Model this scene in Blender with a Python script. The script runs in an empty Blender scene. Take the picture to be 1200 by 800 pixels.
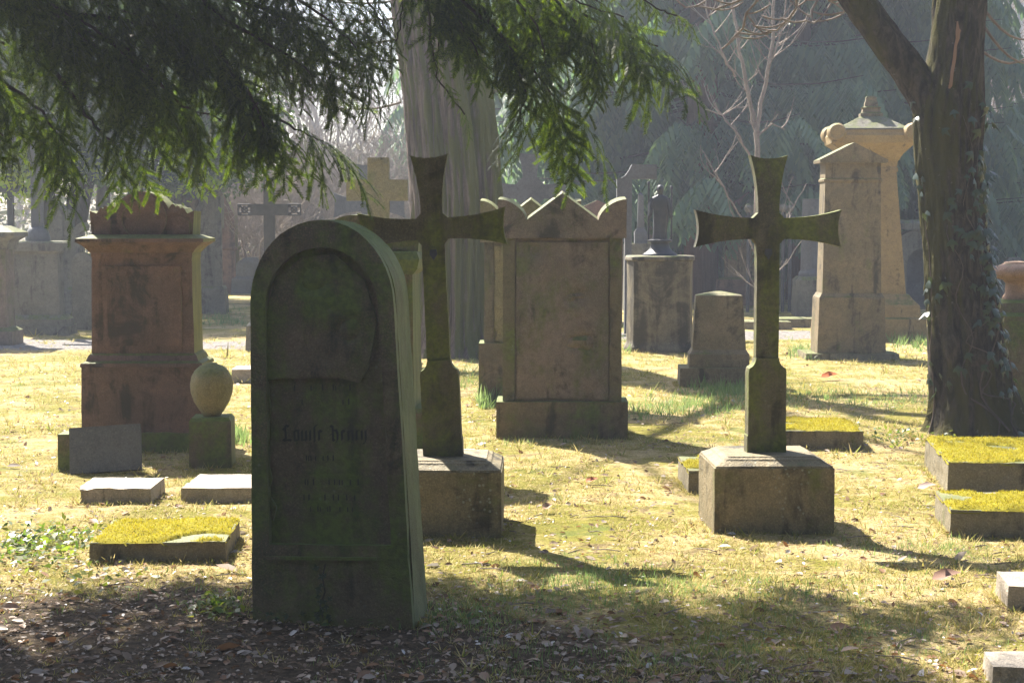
import bpy, bmesh, math, random
import numpy as np
from mathutils import Vector, Matrix, noise
R = math.radians
rnd = random.Random(7)
nrng = np.random.default_rng(11)
sc = bpy.context.scene
COL = sc.collection
# ------------------------------------------------------------------ camera
EYE = 1.55; FPX = 2000.0; PITCH = math.atan(138 / FPX)
cam = bpy.data.cameras.new('camera'); camo = bpy.data.objects.new('camera', cam); COL.objects.link(camo)
camo.location = (0, 0, EYE); camo.rotation_euler = (R(90) - PITCH, 0, 0)
cam.sensor_width = 36; cam.lens = 36 * FPX / 1200; cam.clip_end = 1000; cam.clip_start = .05
sc.camera = camo
# ------------------------------------------------------------------ sky, sun, exposure
SUN_EL = 48; SUN_AZ = -34          # behind the scene, to the left of the view axis
w = bpy.data.worlds.new('World'); sc.world = w; w.use_nodes = True
wn = w.node_tree.nodes; bg = wn['Background']
sky = wn.new('ShaderNodeTexSky'); sky.sky_type = 'NISHITA'; sky.sun_disc = False
sky.sun_elevation = R(SUN_EL); sky.sun_rotation = R(SUN_AZ); sky.dust_density = 2.0; sky.air_density = 1.0
w.node_tree.links.new(sky.outputs[0], bg.inputs[0]); bg.inputs[1].default_value = 0.055
sl = bpy.data.lights.new('sun', 'SUN'); sl.energy = 5.0; sl.angle = R(.55); sl.color = (1, .93, .80)
so = bpy.data.objects.new('sun', sl); COL.objects.link(so)
sdir = Vector((math.sin(R(SUN_AZ)) * math.cos(R(SUN_EL)), math.cos(R(SUN_AZ)) * math.cos(R(SUN_EL)), math.sin(R(SUN_EL))))
so.rotation_euler = sdir.to_track_quat('Z', 'Y').to_euler()
so.location = sdir * 60
vs = sc.view_settings; vs.view_transform = 'Standard'; vs.look = 'None'; vs.exposure = 2.05; vs.gamma = 1
vs.use_curve_mapping = False
cy = sc.cycles
cy.use_denoising = True; cy.max_bounces = 4; cy.diffuse_bounces = 2; cy.glossy_bounces = 2
cy.transmission_bounces = 3; cy.volume_bounces = 0; cy.transparent_max_bounces = 4
cy.use_adaptive_sampling = True; cy.adaptive_threshold = .01; cy.sample_clamp_indirect = 4
# ------------------------------------------------------------------ pixels to places
CP, SP = math.cos(PITCH), math.sin(PITCH)
def at(x, y, Y):
    """point of the plane at distance Y seen at pixel x, y of the 1200 x 800 photograph"""
    u, v = (x - 600) / FPX, (400 - y) / FPX
    t = Y / (CP + v * SP)
    return Vector((u * t, Y, EYE + t * (v * CP - SP)))
def ground_at(x, y):
    u, v = (x - 600) / FPX, (400 - y) / FPX
    t = EYE / (SP - v * CP)
    return Vector((u * t, t * (CP + v * SP), 0))
class Frame:
    """local metres of a thing whose front stands at distance Y, centred on pixel column xc"""
    def __init__(s, xc, yb=None, Y=None):
        s.Y = Y if Y else ground_at(xc, yb).y
        s.xc = xc; s.X = at(xc, 262, s.Y).x; s.k = s.Y / FPX
    def z(s, y): return at(600, y, s.Y).z
    def x(s, px): return (px - s.xc) * s.k
    def w(s, n): return n * s.k
    @property
    def loc(s): return (s.X, s.Y, 0)
# ------------------------------------------------------------------ objects
def tag(o, label=None, cat=None, group=None, kind=None):
    if label: o['label'] = label
    if cat: o['category'] = cat
    if group: o['group'] = group
    if kind: o['kind'] = kind
    return o
def thing(name, label, cat, loc=(0, 0, 0), rz=0, lean=(0, 0), group=None):
    o = bpy.data.objects.new(name, None); COL.objects.link(o); o.empty_display_size = .2
    o.location = loc; o.rotation_euler = (R(lean[0]), R(lean[1]), R(rz))
    return tag(o, label, cat, group)
def link(name, me, mat, parent=None):
    o = bpy.data.objects.new(name, me); COL.objects.link(o)
    if mat and not me.materials: me.materials.append(mat)
    if parent: o.parent = parent
    return o
def sharp(me, ang=35):
    me.shade_smooth(); me.set_sharp_from_angle(angle=R(ang))
def bm_obj(name, bm, mat, parent=None, ang=35):
    bmesh.ops.recalc_face_normals(bm, faces=bm.faces)
    me = bpy.data.meshes.new(name); bm.to_mesh(me); bm.free(); sharp(me, ang)
    return link(name, me, mat, parent)
def np_obj(name, V, F, mat, parent=None, smooth=True):
    V = np.asarray(V, np.float32); F = np.asarray(F, np.int32)
    me = bpy.data.meshes.new(name); n = F.shape[1]
    me.vertices.add(len(V)); me.vertices.foreach_set('co', V.ravel())
    me.loops.add(F.size); me.loops.foreach_set('vertex_index', F.ravel())
    me.polygons.add(len(F)); me.polygons.foreach_set('loop_start', np.arange(0, F.size, n, dtype=np.int32))
    me.update(calc_edges=True)
    if smooth: me.shade_smooth()
    return link(name, me, mat, parent)
def copy_tree(o, parent=None):
    c = o.copy(); COL.objects.link(c); c.parent = parent
    for ch in list(o.children): copy_tree(ch, c)
    return c
# ------------------------------------------------------------------ shapes into a bmesh
def stack(bm, rows, caps=True):
    """loft of rectangles: rows of (z, half width, y front, y back)"""
    prev = None
    for z, hw, y0, y1 in rows:
        v = [bm.verts.new(p) for p in ((-hw, y0, z), (hw, y0, z), (hw, y1, z), (-hw, y1, z))]
        if prev:
            for i in range(4): bm.faces.new((prev[i], prev[(i + 1) % 4], v[(i + 1) % 4], v[i]))
        elif caps: bm.faces.new(v[::-1])
        prev = v
    if caps: bm.faces.new(prev)
    return bm
def prism(bm, pts, y0, y1):
    """outline of (x, z) points extruded from y0 to y1"""
    a = [bm.verts.new((x, y0, z)) for x, z in pts]; b = [bm.verts.new((x, y1, z)) for x, z in pts]
    n = len(pts)
    bm.faces.new(a); bm.faces.new(b[::-1])
    for i in range(n): bm.faces.new((a[i], b[i], b[(i + 1) % n], a[(i + 1) % n]))
    return bm
def lathe(bm, prof, n=24, c=(0, 0), sq=0):
    prev = None
    for r, z in prof:
        ring = []
        for i in range(n):
            a = 2 * math.pi * i / n; cx, sy = math.cos(a), math.sin(a)
            k = (max(abs(cx), abs(sy)) ** -sq) if sq else 1
            ring.append(bm.verts.new((c[0] + r * k * cx, c[1] + r * k * sy, z)))
        if prev:
            for i in range(n): bm.faces.new((prev[i], prev[(i + 1) % n], ring[(i + 1) % n], ring[i]))
        else: bm.faces.new(ring[::-1])
        prev = ring
    bm.faces.new(prev)
    return bm
def rough(bm, bev=.008, cell=.05, amp=.003, seed=0, chips=.0):
    """worn stone: rounded edges, then fine faces pushed about by noise"""
    if bev:
        es = [e for e in bm.edges if len(e.link_faces) == 2 and e.calc_face_angle(0) > .5]
        bmesh.ops.bevel(bm, geom=es, offset=bev, segments=2, profile=.6, affect='EDGES', clamp_overlap=True)
    if cell:
        bmesh.ops.triangulate(bm, faces=bm.faces)
        for k in range(5):
            es = [e for e in bm.edges if e.calc_length() > cell]
            if not es: break
            bmesh.ops.subdivide_edges(bm, edges=es, cuts=1)
            bmesh.ops.triangulate(bm, faces=[f for f in bm.faces if len(f.verts) > 3])
        bm.normal_update(); o = Vector((seed * 3.1, seed * 1.7, seed * .9))
        for v in bm.verts:
            p = v.co
            d = noise.noise(p * 4 + o) * .6 + noise.noise(p * 14 + o) * .5
            c = noise.noise(p * 6 + o * 2)
            if chips and c > .38: d -= (c - .38) * chips * 12
            v.co = p + v.normal * (d * amp)
    return bm
def rocky(name, rows, mat, parent, bev=.008, cell=.06, amp=.003, seed=None, chips=0):
    bm = stack(bmesh.new(), rows)
    return bm_obj(name, rough(bm, bev, cell, amp, rnd.random() * 9 if seed is None else seed, chips), mat, parent)
def cut(name, pts, y0, y1, mat, parent, bev=.006, cell=.06, amp=.003, seed=None, chips=0):
    bm = prism(bmesh.new(), pts, y0, y1)
    return bm_obj(name, rough(bm, bev, cell, amp, rnd.random() * 9 if seed is None else seed, chips), mat, parent)
def turned(name, prof, mat, parent, n=24, c=(0, 0), sq=0, amp=.0015, cell=.05):
    bm = lathe(bmesh.new(), prof, n, c, sq)
    return bm_obj(name, rough(bm, 0, cell, amp, rnd.random() * 9), mat, parent, 50)
def arc(cx, cz, r, a0, a1, n=12, rz=None):
    return [(cx + r * math.cos(R(a0 + (a1 - a0) * i / n)), cz + (rz or r) * math.sin(R(a0 + (a1 - a0) * i / n))) for i in range(n + 1)]
class Tubes:
    """many tapered tubes as one mesh"""
    def __init__(s): s.V = []; s.F = []
    def add(s, path, radii, n=5, cap=True):
        path = [Vector(p) for p in path]; base = len(s.V)
        t = (path[1] - path[0]).normalized(); up = Vector((0, 0, 1)) if abs(t.z) < .9 else Vector((1, 0, 0))
        a = t.cross(up).normalized()
        for i, p in enumerate(path):
            t = (path[min(i + 1, len(path) - 1)] - path[max(i - 1, 0)]).normalized()
            a = (a - t * a.dot(t)).normalized(); b = t.cross(a)
            for k in range(n):
                q = 2 * math.pi * k / n
                s.V.append(p + (a * math.cos(q) + b * math.sin(q)) * radii[i])
        for i in range(len(path) - 1):
            for k in range(n):
                k2 = (k + 1) % n
                s.F.append((base + i * n + k, base + i * n + k2, base + (i + 1) * n + k2, base + (i + 1) * n + k))
    def build(s, name, mat, parent=None):
        return np_obj(name, np.array([tuple(v) for v in s.V]), np.array(s.F), mat, parent)
def instances(pv, pf, M, L):
    """copies of a small mesh: M (N,3,3) turns and scales it, L (N,3) puts it in place"""
    pv = np.asarray(pv, np.float32); pf = np.asarray(pf, np.int64)
    V = np.einsum('nij,vj->nvi', M, pv) + L[:, None, :]
    F = pf[None] + (np.arange(len(L)) * len(pv))[:, None, None]
    return V.reshape(-1, 3), F.reshape(-1, pf.shape[1])
def frames(d, up, roll=None):
    """rotation matrices whose x axis is d and whose z axis is near up"""
    d = d / np.linalg.norm(d, axis=1, keepdims=True)
    y = np.cross(up, d); y /= np.linalg.norm(y, axis=1, keepdims=True) + 1e-9
    z = np.cross(d, y)
    if roll is not None:
        c, s = np.cos(roll)[:, None], np.sin(roll)[:, None]
        y, z = y * c + z * s, z * c - y * s
    return np.stack([d, y, z], axis=2)
# ------------------------------------------------------------------ materials
class Mat:
    def __init__(s, name):
        s.m = bpy.data.materials.new(name); s.m.use_nodes = True; s.t = s.m.node_tree
        s.b = s.t.nodes['Principled BSDF']; s.o = s.t.nodes['Material Output']
    def n(s, kind, **kw):
        nd = s.t.nodes.new('ShaderNode' + kind)
        for k, v in kw.items():
            if k[0] == '_': setattr(nd, k[1:], v)
            else: s.set(nd.inputs[int(k[1:]) if k[1:].isdigit() else k.replace('_', ' ')], v)
        return nd
    def set(s, i, v):
        if hasattr(v, 'is_linked') or isinstance(v, bpy.types.NodeSocket): s.t.links.new(v, i)
        else:
            if isinstance(v, tuple) and len(v) == 3 and i.type == 'RGBA': v = v + (1,)
            i.default_value = v
    def coords(s, rand=True):
        tc = s.n('TexCoord'); v = tc.outputs['Object']
        if rand:
            oi = s.n('ObjectInfo')
            v = s.n('VectorMath', _operation='ADD', i0=v, i1=s.n('VectorMath', _operation='SCALE', i0=(17., 9., 5.), Scale=oi.outputs['Random']).outputs[0]).outputs[0]
        return v
    def scale(s, v, k): return s.n('VectorMath', _operation='MULTIPLY', i0=v, i1=k).outputs[0]
    def noise(s, v, sc, detail=6, ro=.6, dist=0):
        return s.n('TexNoise', Vector=v, Scale=float(sc), Detail=float(detail), Roughness=ro, Distortion=float(dist)).outputs[0]
    def ramp(s, f, lo, hi): return s.n('MapRange', i0=f, i1=lo, i2=hi, _interpolation_type='SMOOTHSTEP').outputs[0]
    def mix(s, f, a, b, mode='MIX'):
        nd = s.n('Mix', _data_type='RGBA', _blend_type=mode); s.set(nd.inputs[0], f); s.set(nd.inputs[6], a); s.set(nd.inputs[7], b)
        return nd.outputs[2]
    def math(s, op, a, b=0.0, clamp=False): return s.n('Math', _operation=op, _use_clamp=clamp, i0=a, i1=b).outputs[0]
    def bump(s, h, strength=.5, dist=.01, prev=None):
        nd = s.n('Bump', Strength=strength, Distance=dist, Height=h)
        if prev: s.set(nd.inputs['Normal'], prev)
        return nd.outputs[0]
    def done(s, col, rough_=.85, normal=None, spec=.3):
        s.set(s.b.inputs['Base Color'], col); s.set(s.b.inputs['Roughness'], rough_); s.set(s.b.inputs['Specular IOR Level'], spec)
        if normal: s.set(s.b.inputs['Normal'], normal)
        return s.m
def stone(name, c1, c2, moss=.35, mcol=(.075, .095, .018), crust=.4, lichen=.25, topmoss=.5, bump=.6, scale=1.0, ccol=(.022, .02, .015), algae_skylight=None):
    m = Mat(name); v = m.coords()
    n1 = m.noise(v, 2.6 * scale, 8, .68, .4); n2 = m.noise(v, 21 * scale, 6, .7)
    col = m.mix(m.ramp(n1, .36, .64), c1, c2)
    col = m.mix(m.math('MULTIPLY', m.ramp(n2, .42, .66), .45), col, (c1[0] * .45, c1[1] * .45, c1[2] * .42))
    n3 = m.noise(v, 130 * scale, 3, .8)
    col = m.mix(m.math('MULTIPLY', m.ramp(n3, .5, .68), .5), col, (c1[0] * 1.7, c1[1] * 1.65, c1[2] * 1.5))
    col = m.mix(m.math('MULTIPLY', m.ramp(n3, .48, .32), .5), col, (c1[0] * .35, c1[1] * .35, c1[2] * .35))
    # black weathering crust in runs and blotches
    st = m.noise(m.scale(v, (7., 7., .9)), 1.0 * scale, 5, .6, .6); bl = m.noise(v, 3.3 * scale, 7, .75, 1.)
    cr = m.math('MULTIPLY', m.ramp(m.math('ADD', m.math('MULTIPLY', st, .5), m.math('MULTIPLY', bl, .5)), .60 - .22 * crust, .68 - .16 * crust), .8)
    col = m.mix(cr, col, ccol)
    # moss
    geo = m.n('NewGeometry'); nz = m.n('SeparateXYZ', i0=geo.outputs['Normal']).outputs[2]
    upw = m.math('MULTIPLY', m.ramp(nz, .25, .85), topmoss * .34)
    mo = m.math('ADD', m.math('ADD', m.math('MULTIPLY', m.noise(v, 3.1 * scale, 8, .7, .3), .6), m.math('MULTIPLY', m.noise(m.scale(v, (5., 5., 1.4)), 1.2, 4), .4)), upw)
    mf = m.ramp(mo, .66 - .3 * moss, .76 - .2 * moss)
    mc = m.mix(m.ramp(m.noise(v, 40, 3), .35, .65), mcol, (mcol[0] * 1.7, mcol[1] * 1.55, mcol[2] * 1.6))
    col = m.mix(m.math('MULTIPLY', mf, .85), col, mc)
    if algae_skylight:                             # mossy green painted paler to stand for skylight on the right-hand side
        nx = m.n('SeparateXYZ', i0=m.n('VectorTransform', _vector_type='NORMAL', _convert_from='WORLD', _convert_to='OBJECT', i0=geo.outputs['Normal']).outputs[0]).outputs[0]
        col = m.mix(m.math('MULTIPLY', m.ramp(nx, .55, .9), m.math('ADD', .35, m.math('MULTIPLY', m.noise(v, 5, 6, .7), .7))), col, m.mix(m.ramp(m.noise(m.scale(v, (6., 6., 1.5)), 2., 5), .35, .65), algae_skylight, tuple(c * .6 for c in algae_skylight)))
    # pale lichen spots
    vo = m.n('TexVoronoi', Vector=v, Scale=34. * scale, Randomness=1.).outputs[0]
    li = m.math('MULTIPLY', m.ramp(vo, .3, .16), m.ramp(m.noise(v, 4.5, 4), .62 - .18 * lichen, .7 - .12 * lichen))
    col = m.mix(m.math('MULTIPLY', li, .55 * min(1, lichen * 2.5)), col, (.36, .38, .32))
    h = m.math('ADD', m.math('MULTIPLY', n2, .8), m.math('ADD', m.math('MULTIPLY', m.noise(v, 90, 4, .7), .3), m.math('MULTIPLY', bl, .9)))
    return m.done(col, .68, m.bump(h, bump, .026), .42)
def metal(name, c, rough_=.6):
    m = Mat(name); v = m.coords(); n = m.noise(v, 9, 6, .7)
    col = m.mix(m.ramp(n, .4, .65), c, (c[0] * 1.5, c[1] * 1.45, c[2] * 1.4))
    return m.done(col, rough_, m.bump(m.noise(v, 50, 4), .3, .004), .4)
def bark(name, c1, c2, mcol, moss=.4, sx=9., sz=1.3, side=None, lich=.2):
    m = Mat(name); v = m.coords(False)
    n1 = m.noise(m.scale(v, (sx, sx, sz)), 1.0, 8, .72, .8); n2 = m.noise(v, 30, 5, .7)
    col = m.mix(m.ramp(n1, .36, .64), c1, c2); col = m.mix(m.math('MULTIPLY', m.ramp(n2, .45, .7), .5), col, (c1[0] * .5, c1[1] * .5, c1[2] * .5))
    mo = m.noise(m.scale(v, (2.2, 2.2, .9)), 1.0, 7, .65)
    if side:
        d = m.n('VectorMath', _operation='DOT_PRODUCT', i0=m.n('NewGeometry').outputs['Normal'], i1=side).outputs['Value']
        mo = m.math('ADD', mo, m.math('MULTIPLY', d, .22))
    col = m.mix(m.math('MULTIPLY', m.ramp(mo, .62 - .3 * moss, .74 - .22 * moss), .85), col, mcol)
    li = m.math('MULTIPLY', m.ramp(m.noise(v, 26, 4), .66, .72), lich)
    col = m.mix(li, col, (.42, .42, .38))
    h = m.math('ADD', m.math('MULTIPLY', n1, 1.), m.math('MULTIPLY', n2, .35))
    return m.done(col, .92, m.bump(h, .95, .05), .2)
def leaf(name, cols, tcols, trans=.45, rough_=.45, spec=.4):
    """leaf surface: colour varies from leaf to leaf, part of the light passes through"""
    m = Mat(name); rp = m.n('NewGeometry').outputs['Random Per Island']
    def pick(cs):
        r = m.n('ValToRGB'); m.set(r.inputs[0], rp); el = r.color_ramp.elements
        while len(el) < len(cs): el.new(.5)
        for i, c in enumerate(cs): el[i].position = i / (len(cs) - 1); el[i].color = c + (1,)
        return r.outputs[0]
    m.done(pick(cols), rough_, None, spec)
    tr = m.n('BsdfTranslucent'); m.set(tr.inputs[0], pick(tcols))
    mx = m.n('MixShader'); m.set(mx.inputs[0], trans); m.set(mx.inputs[1], m.b.outputs[0]); m.set(mx.inputs[2], tr.outputs[0])
    m.set(m.o.inputs[0], mx.outputs[0])
    return m.m
S = {}
S['dark_moss'] = stone('dark mossy sandstone', (.17, .125, .075), (.085, .075, .045), moss=.78, mcol=(.066, .105, .012), crust=.46, lichen=.12, algae_skylight=(.22, .25, .12))
S['cross'] = stone('green black cross stone', (.12, .105, .065), (.07, .065, .042), moss=.78, mcol=(.088, .115, .012), crust=.5, lichen=.08)
S['plinth'] = stone('lichened plinth stone', (.25, .20, .12), (.16, .135, .08), moss=.4, crust=.55, lichen=.75, topmoss=.05)
S['red'] = stone('red sandstone', (.19, .108, .085), (.115, .072, .055), moss=.26, crust=.42, lichen=.1, topmoss=.9, algae_skylight=(.22, .24, .05))
S['grey_red'] = stone('pale red sandstone', (.20, .15, .125), (.12, .10, .075), moss=.6, mcol=(.058, .08, .012), crust=.36, lichen=.15)
S['green_side'] = stone('green stained sandstone', (.15, .12, .075), (.11, .10, .055), moss=.66, mcol=(.065, .09, .014), crust=.45, lichen=.2)
S['tan'] = stone('tan sandstone', (.22, .17, .105), (.14, .115, .07), moss=.34, crust=.42, lichen=.12)
S['yellow'] = stone('yellow sandstone', (.33, .235, .105), (.24, .17, .08), moss=.28, crust=.28, lichen=.12)
S['olive'] = stone('olive sandstone', (.24, .20, .10), (.18, .16, .08), moss=.5, crust=.2, lichen=.1)
S['grey'] = stone('grey limestone', (.17, .16, .13), (.11, .105, .088), moss=.28, crust=.4, lichen=.2)
S['blue'] = stone('blue grey slate', (.115, .118, .135), (.085, .088, .10), moss=.04, crust=.1, lichen=.15, topmoss=.1, bump=.3)
S['slab'] = stone('pale slab stone', (.36, .31, .26), (.27, .235, .195), moss=.12, crust=.25, lichen=.2, topmoss=.0)
S['slabm'] = stone('slab stone with moss', (.22, .19, .13), (.15, .13, .09), moss=.38, crust=.36, lichen=.2)
S['stained'] = stone('stained drum stone', (.19, .16, .115), (.14, .12, .085), moss=.14, crust=.75, lichen=.2, scale=.8)
S['pink'] = stone('pink sandstone', (.40, .25, .17), (.31, .19, .13), moss=.1, crust=.15, lichen=.1)
S['iron'] = metal('weathered iron', (.042, .044, .055), .5)
S['letter'] = metal('blackened lettering', (.034, .034, .024), .9)
# ================================================================== ground
def gz(x, y):
    n = noise.noise(Vector((x * .35, y * .35, 3.)))
    f = noise.noise(Vector((x * 2.1, y * 2.1, 9.))) * .5 + noise.noise(Vector((x * 6., y * 6., 1.))) * .25
    far = min(1, max(0, (y - 20) / 40))
    return n * (.03 + .12 * far) + f * .024 - .014
def path_band(x, y):
    """distance in metres from the middle of the gravel path, which crosses behind the nearer graves"""
    return y - (22.6 + .16 * (x + 3) + .35 * math.sin(x * .5))
def lines(parts):
    out = []
    for a, b, s in parts:
        n = max(1, round((b - a) / s)); out += [a + (b - a) * i / n for i in range(n)]
    return out + [parts[-1][1]]
GX = lines([(-140, -30, 22), (-30, -9, 2), (-9, -3, .3), (-3, 4, .05), (4, 9, .3), (9, 30, 2), (30, 140, 22)])
GY = lines([(-30, 4, 2.5), (4, 13, .05), (13, 24, .12), (24, 45, .6), (45, 150, 10)])
V = []; bare = []
for y in GY:
    for x in GX:
        V.append((x, y, gz(x, y)))
        # soil and litter under the yew, thinning towards the open lawn
        b = 1 - (y - 6.6 - .55 * noise.noise(Vector((x * .9, y * .9, 4.)))) / 1.1 - max(0, x + .35) * .8
        if y > 14: b = .25 + .5 * noise.noise(Vector((x * .4, y * .4, 8.)))
        bare.append(min(1, max(0, b)))
nx = len(GX)
F = [(j * nx + i, j * nx + i + 1, (j + 1) * nx + i + 1, (j + 1) * nx + i) for j in range(len(GY) - 1) for i in range(nx - 1)]
m = Mat('mossy lawn'); v = m.n('NewGeometry').outputs['Position']
ba = m.n('Attribute', _attribute_name='bare').outputs['Fac']
pa = m.n('Attribute', _attribute_name='gravel').outputs['Fac']
big = m.noise(v, .9, 6, .65, .4); mid = m.noise(v, 6, 6, .7); fine = m.noise(v, 60, 5, .75)
straw = m.mix(m.ramp(fine, .35, .65), (.32, .23, .10), (.62, .49, .27))
mossc = m.mix(m.ramp(fine, .35, .65), (.14, .13, .02), (.30, .27, .05))
green = m.mix(m.ramp(mid, .4, .6), (.085, .125, .025), (.14, .18, .04))
col = m.mix(m.ramp(m.math('ADD', m.math('MULTIPLY', big, .6), m.math('MULTIPLY', mid, .4)), .42, .58), straw, mossc)
col = m.mix(m.math('MULTIPLY', m.ramp(m.noise(v, 1.6, 5, .6), .56, .66), .7), col, green)
brown = m.mix(m.ramp(fine, .4, .6), (.10, .07, .035), (.24, .17, .09))
col = m.mix(m.math('MULTIPLY', m.ramp(m.noise(v, 3.4, 7, .75, .6), .55, .64), .8), col, brown)
soil = m.mix(m.ramp(m.noise(v, 28, 6, .75), .38, .62), (.045, .032, .02), (.12, .085, .055))
sf = m.ramp(m.math('ADD', ba, m.math('SUBTRACT', m.noise(v, 4, 7, .75), .5)), .35, .75)
col = m.mix(sf, col, soil)
grav = m.mix(m.ramp(m.noise(v, 24, 6, .8), .38, .62), (.13, .12, .115), (.33, .31, .30))
col = m.mix(m.ramp(m.math('ADD', pa, m.math('MULTIPLY', m.math('SUBTRACT', m.noise(v, 3, 6, .7), .5), 1.1)), .4, .7), col, grav)
h = m.math('ADD', m.math('MULTIPLY', mid, 1.2), fine)
m.done(col, .95, m.bump(h, .9, .03), .15); M_ground = m.m
g = np_obj('ground', V, F, M_ground); tag(g, kind='structure')
at_b = g.data.attributes.new('bare', 'FLOAT', 'POINT'); at_b.data.foreach_set('value', bare)
at_g = g.data.attributes.new('gravel', 'FLOAT', 'POINT')
at_g.data.foreach_set('value', [max(0, 1.15 - abs(path_band(x, y)) / 1.5) if y < 40 else 0 for y in GY for x in GX])

# ================================================================== gravestones
# --- the round arched headstone in front
f = Frame(389, 725)
T = thing('headstone', 'large dark mossy headstone with rounded top and sunken inscription panel, nearest the camera', 'headstone', (f.X, f.Y, -.03), -11, (0, -1.6))
def arch_outline(hb, hs, zs, top, n=22, z0=0.):
    return [(-hb, z0), (hb, z0)] + [(hs * math.cos(R(a)), zs + (top - zs) * math.sin(R(a))) for a in [180 * i / n for i in range(n + 1)]]
TOPZ = 1.595
bm = prism(bmesh.new(), arch_outline(.328, .29, 1.27, TOPZ), 0, .19)
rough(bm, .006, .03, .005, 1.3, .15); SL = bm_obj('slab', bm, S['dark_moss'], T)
# raised border: a ring between the outline and the panel, open towards the foot
def ring(bm, outer, inner, y0, y1):
    a0 = [bm.verts.new((x, y0, z)) for x, z in outer]; a1 = [bm.verts.new((x, y1, z)) for x, z in outer]
    b0 = [bm.verts.new((x, y0, z)) for x, z in inner]; b1 = [bm.verts.new((x, y1, z)) for x, z in inner]
    n = len(outer)
    for i in range(n):
        j = (i + 1) % n
        bm.faces.new((a0[i], a0[j], b0[j], b0[i])); bm.faces.new((a0[j], a0[i], a1[i], a1[j]))
        bm.faces.new((b0[i], b0[j], b1[j], b1[i])); bm.faces.new((a1[j], a1[i], b1[i], b1[j]))
bm = bmesh.new()
ring(bm, arch_outline(.3265, .2885, 1.27, TOPZ - .0015), arch_outline(.248, .228, 1.25, TOPZ - .105, z0=.33), -.034, .004)
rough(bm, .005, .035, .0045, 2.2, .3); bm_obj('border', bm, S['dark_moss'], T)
bm = prism(bmesh.new(), [(-.26, .272), (.19, .272), (.19, .284), (-.26, .284)], -.044, -.028)
rough(bm, .003, .03, .002, 4); bm_obj('ledge', bm, S['dark_moss'], SL)
# flaking crust left on the panel
bm = bmesh.new()
crust_pts = [(-.235 + .035 * noise.noise(Vector((i * .7, 0, 0))), .42 + .055 * i) for i in range(11)]
crust_pts += [(-.20 + .16 * k / 4 * 2.1, .985 + .025 * noise.noise(Vector((k, 5, 0))) - .02 * (k == 4)) for k in range(5)]
crust_pts += [(.175, 1.02), (.215, 1.2), (.17, 1.36), (.05, 1.46), (-.08, 1.455), (-.19, 1.36), (-.236, 1.2), (-.244, .9), (-.246, .5)]
prism(bm, crust_pts, -.013, .004)
rough(bm, .003, .022, .009, 6.1, .5); bm_obj('flaking_crust', bm, S['dark_moss'], SL)
# blackletter inscription, drawn with a broad pen held at 45 degrees
NIB = Vector((.1, .1))
def minim(x): return [[(x - .12, .84), (x, .98)], [(x, .95), (x, .08)], [(x, .06), (x + .13, .16)]]
GLY = {
 'L': (1.0, [[(.25, 1.5), (.25, .1)], [(0, .2), (.2, .04), (.5, .12), (.8, .02)], [(.25, 1.48), (.6, 1.36)], [(.02, 1.2), (.25, 1.0)]]),
 'o': (.72, minim(.12) + minim(.5) + [[(.12, .97), (.5, .97)], [(.12, .06), (.5, .08)]]),
 'u': (.78, minim(.12) + minim(.52) + [[(.14, .06), (.5, .16)]]),
 'i': (.42, minim(.14) + [[(.1, 1.22), (.18, 1.3)]]),
 's': (.46, [[(.14, -.1), (.14, 1.35), (.42, 1.46)]]),
 'e': (.62, minim(.12) + [[(.12, .98), (.4, .84), (.14, .56)]]),
 'H': (1.1, [[(.1, 1.42), (.34, 1.3), (.34, .1)], [(.0, .5), (.34, .72)], [(.34, .95), (.66, 1.0), (.8, .7), (.78, .1), (.6, -.2)], [(.34, .1), (.5, .02)]]),
 'n': (.78, minim(.12) + minim(.52) + [[(.12, .8), (.5, .96)]]),
 'r': (.5, minim(.12) + [[(.12, .86), (.38, .98)]]),
 'y': (.76, minim(.12) + minim(.5) + [[(.5, .1), (.4, -.2), (.15, -.3)]]), ' ': (.5, [])}
def pen(bm, strokes, ox, oz, k, y):
    for s in strokes:
        for p, q in zip(s, s[1:]):
            p = Vector(p); q = Vector(q)
            pts = [p - NIB, p + NIB, q + NIB, q - NIB]
            a = sum(pts[i].x * pts[(i + 1) % 4].y - pts[(i + 1) % 4].x * pts[i].y for i in range(4))
            if abs(a) < .004: continue
            bm.faces.new([bm.verts.new((ox + t.x * k, y - .0001 * rnd.random(), oz + t.y * k)) for t in (pts if a < 0 else pts[::-1])])
def write(text, xc, z, k, y):
    x = xc - sum(GLY[c][0] for c in text) * k / 2
    for c in text:
        if c != ' ': bm = bmesh.new(); pen(bm, GLY[c][1], x, z, k, y); bm_obj('letter', bm, S['letter'], SL)
        x += GLY[c][0] * k
write('Louise Henry', -.01, .735, .042, -.004)
# the worn lines above and below can no longer be read: only remains of strokes
bm = bmesh.new(); lr = random.Random(3)
for zc, wd, k in ((.93, .26, .026), (.875, .2, .026), (.655, .2, .024), (.56, .24, .026), (.50, .26, .026), (.455, .2, .024)):
    x = -wd / 2
    while x < wd / 2:
        if lr.random() < .42: pen(bm, minim(0), x, zc, k * lr.uniform(.8, 1.05), -.004)
        x += k * lr.choice((.38, .4, .42, .9))
tag(bm_obj('worn_inscription', bm, S['letter'], SL), kind='stuff')

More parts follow.
